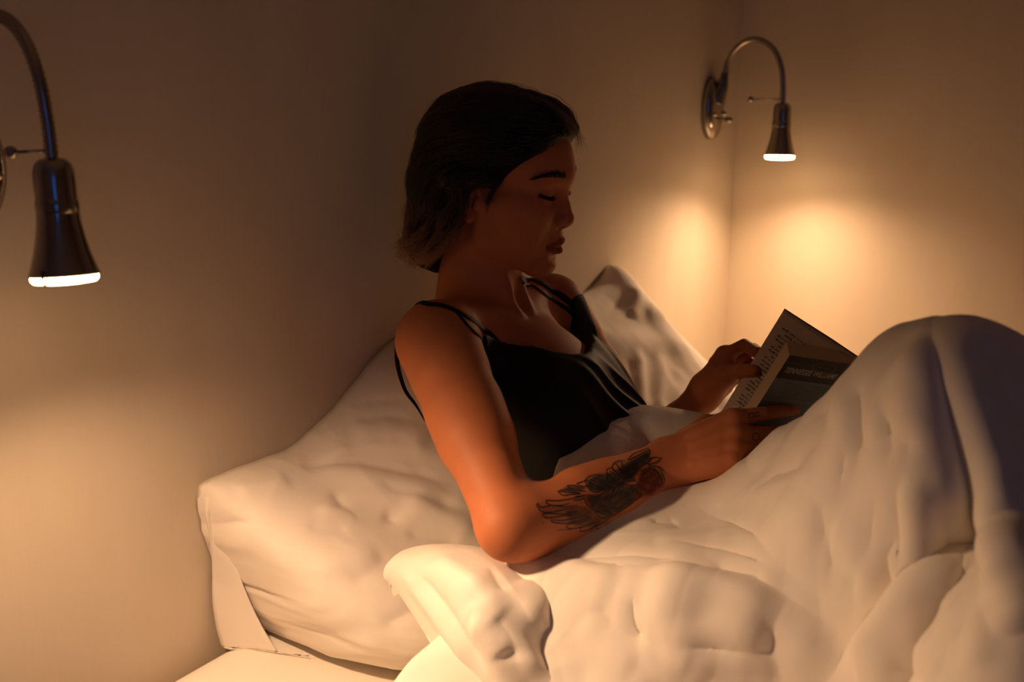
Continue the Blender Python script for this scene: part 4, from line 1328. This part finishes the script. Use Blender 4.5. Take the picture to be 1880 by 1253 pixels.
def slab(name, corners, thick, mat, parent, bevel=0.0):
    """flat plate from four corners and a thickness vector"""
    c = [np.asarray(p) for p in corners]
    V = c + [p+thick for p in c]
    F = [(0, 1, 2, 3), (7, 6, 5, 4), (0, 4, 5, 1), (1, 5, 6, 2), (2, 6, 7, 3), (3, 7, 4, 0)]
    bm = bmesh.new(); vs = [bm.verts.new(v) for v in V]
    for f in F: bm.faces.new([vs[i] for i in f])
    return obj_bm(name, bm, mat, parent, smooth=False, bevel=bevel, segs=1)

def cov(u, v, out=0.0):                                  # on the back cover: u from the fore-edge, v down from the top, out towards the viewer
    return T1 + BW1*u - BH*v - IN1*out
CT = .00045
bc = slab('back_cover', [cov(0, .0335), cov(WD, .0335), cov(WD, HT), cov(0, HT)], IN1*CT, M['cover_blue'], book)
slab('cover_band', [cov(0, 0), cov(WD, 0), cov(WD, .0335), cov(0, .0335)], IN1*CT, M['cover_black'], bc)
# page block of the near half: the leaves fan, so the fore-edge slopes
sh_ = .011
def pb(u, v, w):                                         # w 0 at the cover, 1 at the open page
    return T1 + IN1*(CT + TH1*w) + BW1*(u + sh_*w*(1-u/WD)*1.0 - .001*(1-w)) - BH*v
nu, nw = 10, 8
V = []; F = []
ring = [(.0015, w) for w in np.linspace(0, 1, nw)] + [(u, 1.0-.58*max(0, (u/WD-.5)/.5)**2) for u in np.linspace(.0015, WD, nu)[1:]] + [(WD, w) for w in np.linspace(.42, 0, 4)] + [(u, 0) for u in np.linspace(WD, .0015, nu)[1:-1]]
nr = len(ring)
for v in (.0012, HT-.0012):
    for u, w in ring: V.append(pb(u, v, w))
for i in range(nr): F.append((i, (i+1) % nr, nr+(i+1) % nr, nr+i))
F.append(tuple(range(nr))); F.append(tuple(range(2*nr-1, nr-1, -1)))
poly_obj('page_block', V, F, M['paper_edge'], book, smooth=False)
# far half: a curved open page, a thin block of leaves, the front cover behind it
def far(u, v, w):                                        # u from the gutter out to the fore-edge, w 0 open page .. 1 front cover
    s = u/WD
    bulge = .0075*math.sin(math.pi*min(1, s*1.02))**.8*(1-w*.85)*(1-s*.35)
    return S2 - BW2*u + IN2*(TH2*w*(.55+.45*min(1, s*2.5)) - bulge) - BH*v
V = []; F = []; nu = 26
for v in (0.0012, HT-.0012):
    for w in (0.0, .94):
        for u in np.linspace(0, WD, nu): V.append(far(u, v, w))
def q(a, b, i): return (a*nu+i, a*nu+i+1, b*nu+i+1, b*nu+i)
for i in range(nu-1): F += [q(0, 2, i), q(1, 3, i), q(0, 1, i), q(2, 3, i)]
F += [(0, nu, 3*nu, 2*nu), (nu-1, 2*nu-1, 4*nu-1, 3*nu-1)]
pg = poly_obj('open_pages', V, F, M['paper'], book, smooth=False)
V = []; F = []
for v in (0, HT):
    for w in (.96, 1.03):
        for u in np.linspace(0, WD+.0008, nu): V.append(far(u, v, w))
for i in range(nu-1): F += [q(0, 2, i), q(1, 3, i), q(0, 1, i), q(2, 3, i)]
F += [(0, nu, 3*nu, 2*nu), (nu-1, 2*nu-1, 4*nu-1, 3*nu-1)]
poly_obj('front_cover', V, F, M['cover_black'], book, smooth=False)
# spine, rolled between the covers
a_, b_2 = SP_, far(0, 0, 1.0); mid = (a_+b_2)/2 + unit(BW1+BW2)*.0045
arc = catmull([a_-BW1*.001, a_*.5+mid*.5+BW1*.0016, mid, b_2*.5+mid*.5+BW2*.0016, b_2-BW2*-.0005], 5)
V = []; F = []; n = len(arc)
outw = unit(BW1+BW2)
for v in (0, HT):
    for o in (0, .0005):
        for p in arc: V.append(p + outw*o - BH*v)
for i in range(n-1): F += [(i, i+1, 2*n+i+1, 2*n+i), (n+i, n+i+1, 3*n+i+1, 3*n+i), (i, i+1, n+i+1, n+i), (2*n+i, 2*n+i+1, 3*n+i+1, 3*n+i)]
poly_obj('spine', V, F, M['cover_black'], book)

# printing on the back cover
def lettering(name, text, u0, v_base, width, height, shear, mat, parent, out=.00012):
    fc = bpy.data.curves.new(name, 'FONT'); fc.body = text; fc.size = 1.0; fc.resolution_u = 3; fc.offset = .012
    fo = bpy.data.objects.new(name, fc); COL.objects.link(fo)
    dg = bpy.context.evaluated_depsgraph_get(); me = bpy.data.meshes.new_from_object(fo.evaluated_get(dg))
    bpy.data.objects.remove(fo); bpy.data.curves.remove(fc)
    n = len(me.vertices); c = np.empty(n*3); me.vertices.foreach_get('co', c); c = c.reshape(-1, 3)
    x0, x1 = c[:, 0].min(), c[:, 0].max(); y0, y1 = c[:, 1].min(), c[:, 1].max()
    v = (c[:, 1]-y0)/(y1-y0)*height; u = (c[:, 0]-x0)/(x1-x0)*width + shear*v
    W = T1 + (u0+u)[:, None]*BW1 - (v_base-v)[:, None]*BH - IN1*out
    me.vertices.foreach_set('co', W.astype(np.float32).ravel()); me.update()
    return link(name, me, mat, parent, smooth=False)
lettering('cover_lettering', 'TENNESSEE WILLIAMS', .0050, .0245, .0745, .0080, .22, M['print_pale'], bc)
def strip(V, F, p0, p1, hw, up, out=.0001):
    i = len(V); V += [p0-up*hw, p1-up*hw, p1+up*hw, p0+up*hw]; F.append((i, i+1, i+2, i+3))
V = []; F = []
strip(V, F, cov(.003, .0102, .00012), cov(.0395, .0102, .00012), .00025, BH); strip(V, F, cov(.0725, .0102, .00012), cov(WD-.004, .0102, .00012), .00025, BH)
n = 40
for k in range(n):                                       # oval badge outline
    def ov(t, s): 
        cx, cy = math.cos(t), math.sin(t)
        return cov(.056+(.0120*np.sign(cx)*abs(cx)**.30+.0045*cx)*s, .0102-.0050*np.sign(cy)*abs(cy)**.55*s, .00012)
    t0, t1 = 2*math.pi*k/n, 2*math.pi*(k+1)/n; i = len(V)
    V += [ov(t0, 1), ov(t1, 1), ov(t1, .90), ov(t0, .90)]; F.append((i, i+1, i+2, i+3))
poly_obj('cover_rule', V, F, M['print_grey'], bc, smooth=False)
def tiny_words(name, rows, put, mat, parent, glyph=.0009, hgt=.00105):
    """print too small to read: rows of letter-like strokes broken into words"""
    V = []; F = []; r = random.Random(5)
    for u0, u1, v in rows:
        u = u0
        while u < u1-.002:
            for _ in range(r.randint(2, 8)):
                if u > u1-.001: break
                h = hgt*r.choice((.75, .75, .8, 1.25)); w = glyph*r.uniform(.5, .9); i = len(V)
                V += [put(u, v), put(u+w, v), put(u+w, v-h), put(u, v-h)]; F.append((i, i+1, i+2, i+3)); u += glyph
            u += glyph*1.1
    return poly_obj(name, V, F, mat, parent, smooth=False)
rows = [(.018 + .004*(k % 2), .096-.004*((k+1) % 3), .0395+.0036*k) for k in range(0, 7)] + [(.010 + .003*(k % 2), .098-.006*(k % 3), .0700+.0036*k) for k in range(24)]
t_ = tiny_words('cover_blurb', rows, lambda u, v: cov(u, v, .00012), M['print_dark'], bc); t_['kind'] = 'stuff'
t_ = tiny_words('badge_lettering', [(.046, .067, .0112)], lambda u, v: cov(u, v, .00012), M['print_grey'], bc, .0008, .0014); t_['kind'] = 'stuff'
t_ = tiny_words('cover_byline', [(.074, .096, .0300)], lambda u, v: cov(u, v, .00012), M['print_grey'], bc, .0009, .0012); t_['kind'] = 'stuff'
rr_ = random.Random(9)
rows = []
for k in range(27):
    rows.append((.010 + (.007 if rr_.random() < .25 else 0), .094 if rr_.random() < .75 else rr_.uniform(.045, .085), .020+.0057*k))
def on_page(u, v):                                       # measured from the fore-edge
    return far(WD-u, v, 0) - IN2*.00025
t_ = tiny_words('page_text', rows, on_page, M['print_dark'], pg, .0015, .0024); t_['kind'] = 'stuff'

# ------------------------------------------------------------------ ink: forearm flowers and finger letters, drawn on the skin
def zb8(pts): return [(960+x/5.222, 760+y/5.222) for x, y in pts]
INK = [
    [(450, 860), (350, 882), (245, 872), (226, 832), (330, 836), (440, 818), (560, 800)],
    [(140, 855), (178, 900), (280, 880), (400, 895), (520, 880)], [(140, 855), (134, 885), (190, 945), (300, 942), (420, 915), (540, 890)],
    [(180, 965), (230, 1002), (330, 990), (470, 972), (580, 945)], [(180, 965), (250, 958), (400, 966), (520, 940)],
    [(265, 1020), (400, 1022), (560, 985), (640, 950)], [(265, 1020), (290, 1042), (420, 1052), (560, 1020), (650, 985)],
    [(410, 1085), (440, 1060), (560, 1040), (660, 1000)], [(410, 1085), (450, 1102), (560, 1090), (660, 1050)],
    [(535, 1130), (565, 1092), (640, 1062), (750, 1030)], [(535, 1130), (600, 1122), (690, 1086), (760, 1050)],
    [(640, 1132), (680, 1085), (760, 1050), (840, 1000)], [(700, 1110), (760, 1085), (840, 1030)],
    [(330, 745), (400, 733), (490, 747), (560, 770)], [(330, 745), (380, 782), (450, 776), (540, 772)], [(350, 750), (450, 757), (560, 770)],
    [(420, 690), (500, 690), (590, 720)], [(420, 690), (470, 722), (560, 742), (610, 745)], [(510, 675), (560, 655), (620, 640)], [(510, 675), (580, 700), (640, 690)],
    [(490, 800), (560, 790), (600, 772)], [(480, 830), (560, 825), (590, 800)],
    [(590, 640), (640, 600), (720, 585), (790, 610), (810, 660), (780, 720), (700, 755), (630, 720), (600, 670), (590, 640)],
    [(620, 650), (690, 690), (760, 700)], [(640, 630), (710, 660), (790, 680)], [(610, 680), (670, 720), (740, 730)], [(670, 610), (740, 640), (800, 650)],
    [(800, 560), (808, 630), (830, 655), (900, 640), (930, 605), (890, 560), (850, 520), (805, 535), (800, 560)],
    [(812, 575), (850, 620), (900, 630)], [(830, 540), (880, 590), (920, 610)], [(845, 525), (900, 570), (930, 600)],
    [(850, 520), (880, 470), (940, 450), (1000, 470), (1022, 530), (990, 590), (930, 610)], [(890, 480), (930, 540), (945, 600)], [(940, 455), (960, 530), (955, 600)], [(990, 480), (985, 540), (965, 600)],
    [(930, 610), (980, 620), (1040, 600), (1075, 640), (1010, 650), (940, 640)], [(1010, 600), (1040, 540), (1090, 520), (1080, 570), (1020, 610)],
    [(1000, 445), (1060, 385), (1120, 360), (1200, 335), (1212, 385), (1150, 440), (1060, 490), (1010, 520)], [(1010, 450), (1100, 400), (1200, 345)], [(1040, 470), (1110, 430), (1205, 380)],
    [(1020, 600), (1090, 535), (1160, 490), (1240, 430)], [(1190, 490), (1240, 425), (1335, 428)], [(1190, 490), (1270, 472), (1335, 428)], [(1120, 560), (1180, 530), (1230, 480)], [(1140, 600), (1190, 560), (1230, 500)],
    [(930, 655), (870, 690), (815, 760), (850, 815), (910, 770), (940, 700), (935, 655)], [(925, 670), (880, 730), (845, 805)], [(905, 685), (860, 740), (830, 790)], [(930, 690), (900, 750), (870, 800)],
    [(940, 660), (965, 740), (920, 830), (870, 870)], [(960, 660), (1030, 690), (1090, 690), (1060, 760), (1000, 740), (960, 680)], [(980, 680), (1010, 730), (1040, 750)], [(1000, 680), (1040, 710), (1070, 740)],
    [(620, 770), (700, 800), (760, 770), (820, 760)], [(640, 860), (700, 830), (770, 790)], [(650, 880), (740, 850), (810, 810)], [(660, 890), (760, 910), (850, 880), (930, 830), (1000, 790)],
    [(640, 820), (690, 860), (660, 905), (620, 880)], [(700, 900), (790, 960), (880, 930), (960, 870), (1040, 800)], [(680, 940), (760, 1000), (860, 980), (960, 920), (1050, 860), (1130, 780)],
    [(580, 780), (600, 850), (640, 900), (720, 950), (800, 970)], [(720, 810), (740, 850), (730, 890)], [(770, 800), (790, 850), (780, 890)], [(820, 830), (840, 870), (830, 900)],
    [(1230, 500), (1290, 510), (1330, 560), (1357, 620), (1352, 665), (1320, 670)], [(1210, 530), (1270, 550), (1310, 600), (1330, 660), (1315, 700)], [(1190, 550), (1250, 590), (1290, 640), (1300, 710)],
    [(1170, 570), (1220, 620), (1255, 680), (1262, 740)], [(1140, 590), (1190, 640), (1220, 700), (1230, 760)], [(1110, 620), (1150, 680), (1180, 740), (1180, 780)], [(1250, 520), (1310, 580), (1340, 640)],
    [(1080, 640), (1110, 700), (1140, 770), (1120, 800)], [(1050, 780), (1080, 740), (1110, 700)], [(980, 840), (1040, 790), (1090, 770)], [(900, 930), (980, 870), (1060, 830), (1140, 800)],
    [(1000, 780), (1020, 830), (1010, 880)], [(1290, 505), (1320, 520), (1370, 570)],
]
INK_THIN = [[(180, 1040), (200, 1055)], [(320, 1115), (400, 1112), (480, 1118)]]
FILLS = [   # soft shading between the lines: outline and strength
    ([(600, 640), (720, 580), (850, 560), (1000, 470), (1200, 350), (1235, 440), (1110, 560), (1060, 640), (960, 700), (820, 760), (640, 750)], .80),
    ([(1130, 540), (1250, 500), (1350, 600), (1350, 690), (1230, 780), (1130, 800), (1080, 700)], .70),
    ([(590, 780), (820, 760), (1060, 680), (1180, 770), (1000, 900), (820, 1010), (700, 960), (620, 880)], .74),
    ([(400, 930), (600, 880), (720, 960), (840, 1000), (700, 1090), (560, 1090), (440, 1060)], .50),
    ([(340, 745), (560, 760), (600, 700), (500, 690), (430, 690)], .70),
]
fore_f = lambda P, c=None, R=None: smin(field(arm_r, P), field(hand_r[0][0], P), .016)
M['ink_soft'] = bpy.data.materials.new('tattoo_shading'); M['ink_soft'].use_nodes = True
_m = M['ink_soft']; _n = _m.node_tree; _n.nodes.clear()
_o = nn(_m, 'ShaderNodeOutputMaterial'); _t = nn(_m, 'ShaderNodeBsdfTransparent'); _d = nn(_m, 'ShaderNodeBsdfDiffuse'); _x = nn(_m, 'ShaderNodeMixShader')
_a = nn(_m, 'ShaderNodeAttribute'); _a.attribute_name = 'ink'
_c = nn(_m, 'ShaderNodeAttribute'); _c.attribute_name = 'hue'
lk(_m, _c.outputs['Color'], _d.inputs['Color']); lk(_m, _a.outputs['Fac'], _x.inputs[0]); lk(_m, _t.outputs[0], _x.inputs[1]); lk(_m, _d.outputs[0], _x.inputs[2]); lk(_m, _x.outputs[0], _o.inputs['Surface'])

def skin_normal(P): return sdf_grad(fore_f, P)
Vs, Fs = [], []
for k, st in enumerate(INK + INK_THIN):
    q_ = catmull(zb8(st), 7)
    P, ok = raymarch(fore_f, q_[:, 0], q_[:, 1])
    if ok.sum() < 3: continue
    P = P[ok]; N = skin_normal(P)
    w = np.interp(np.linspace(0, 1, len(P)), [0, .2, .7, 1], [.0007, .0014, .0013, .0006]) * (1 if k < len(INK) else .5)
    V, F = ribbon_arrays(P + N*.00028, N, w, .00006)
    o = sum(len(v) for v in Vs); Vs.append(V); Fs += [tuple(i+o for i in f) for f in F]
tat = poly_obj('tattoo', np.vstack(Vs), Fs, M['ink'], body)
tat['label'] = 'dark floral tattoo with petals and leaves on the near forearm'
bb = zb8([(100, 320), (1400, 1160)]); step = 1.6
gx, gy = np.meshgrid(np.arange(bb[0][0], bb[1][0], step), np.arange(bb[0][1], bb[1][1], step), indexing='ij')
strength = np.zeros(gx.size); X_, Y_ = gx.ravel(), gy.ravel()
for poly, s_ in FILLS:
    sd = poly_sd(X_, Y_, np.array(zb8(poly)))
    strength = np.maximum(strength, s_*np.clip(.35-sd/7, 0, 1))
patch = .55+.55*np.sin(X_*.21+1.5*np.sin(Y_*.13))*np.sin(Y_*.27+1.2*np.sin(X_*.11))
strength *= .9*np.clip(.70+.6*patch, .5, 1.15)
use = strength > .02
P = np.zeros((gx.size, 3)); ok = np.zeros(gx.size, bool)
P[use], ok[use] = raymarch(fore_f, X_[use], Y_[use])
P[ok] += skin_normal(P[ok])*.00014
num = np.full(gx.size, -1); num[ok] = np.arange(ok.sum()); G = num.reshape(gx.shape)
Fq = np.stack([G[:-1, :-1], G[1:, :-1], G[1:, 1:], G[:-1, 1:]], -1).reshape(-1, 4); Fq = Fq[(Fq >= 0).all(1)]
Vq = P[ok]
ln = np.max([np.linalg.norm(Vq[Fq[:, i]]-Vq[Fq[:, (i+1) % 4]], axis=1) for i in range(4)], axis=0); Fq = Fq[ln < .006]
sh = obj_np('tattoo_shading', Vq, Fq, M['ink_soft'], tat)
at_ = sh.data.attributes.new('ink', 'FLOAT', 'POINT'); at_.data.foreach_set('value', strength[ok].astype(np.float32))
red = np.clip(1-np.abs(poly_sd(X_, Y_, np.array(zb8([(1130, 530), (1250, 500), (1350, 600), (1350, 690), (1230, 790), (1100, 800)]))).clip(0, 12))/12, 0, 1)
red = np.maximum(red, .6*np.clip(1-poly_sd(X_, Y_, np.array(zb8([(600, 800), (700, 860), (720, 960), (640, 980), (560, 900)]))).clip(0, 8)/8, 0, 1))
hue = np.stack([.05+.10*red, .055-.030*red, .05-.032*red, np.ones_like(red)], 1)[ok]
at_ = sh.data.attributes.new('hue', 'FLOAT_COLOR', 'POINT'); at_.data.foreach_set('color', hue.astype(np.float32).ravel())
# letters R, O, O across the fingers
def loop(cx, cy, rx, ry, a0=0, a1=2*math.pi, n=18): return [(cx+rx*math.cos(a), cy+ry*math.sin(a)) for a in np.linspace(a0, a1, n)]
LET = [[(1375.5, 768), (1381, 766.6), (1388, 765), (1394.5, 763.3)], [(1375.8, 767.6), (1375, 762), (1377.5, 759), (1381, 758.8), (1384, 761.5), (1385, 765.4)], [(1384, 761.8), (1388, 759), (1392.5, 756.8)],
       loop(1387.5, 802, 6.2, 6.6), loop(1386, 829.5, 6.0, 5.6)]
Vs, Fs = [], []
for st in LET:
    q_ = catmull(st, 4); P, ok = raymarch(body_f, q_[:, 0], q_[:, 1]); P = P[ok]
    if len(P) < 3: continue
    N = sdf_grad(body_f, P); V, F = ribbon_arrays(P+N*.0003, N, .0009, .00005)
    o = sum(len(v) for v in Vs); Vs.append(V); Fs += [tuple(i+o for i in f) for f in F]
ft = poly_obj('finger_tattoo', np.vstack(Vs), Fs, M['ink'], body)
ft['label'] = 'letters R O O inked across the fingers of the near hand'
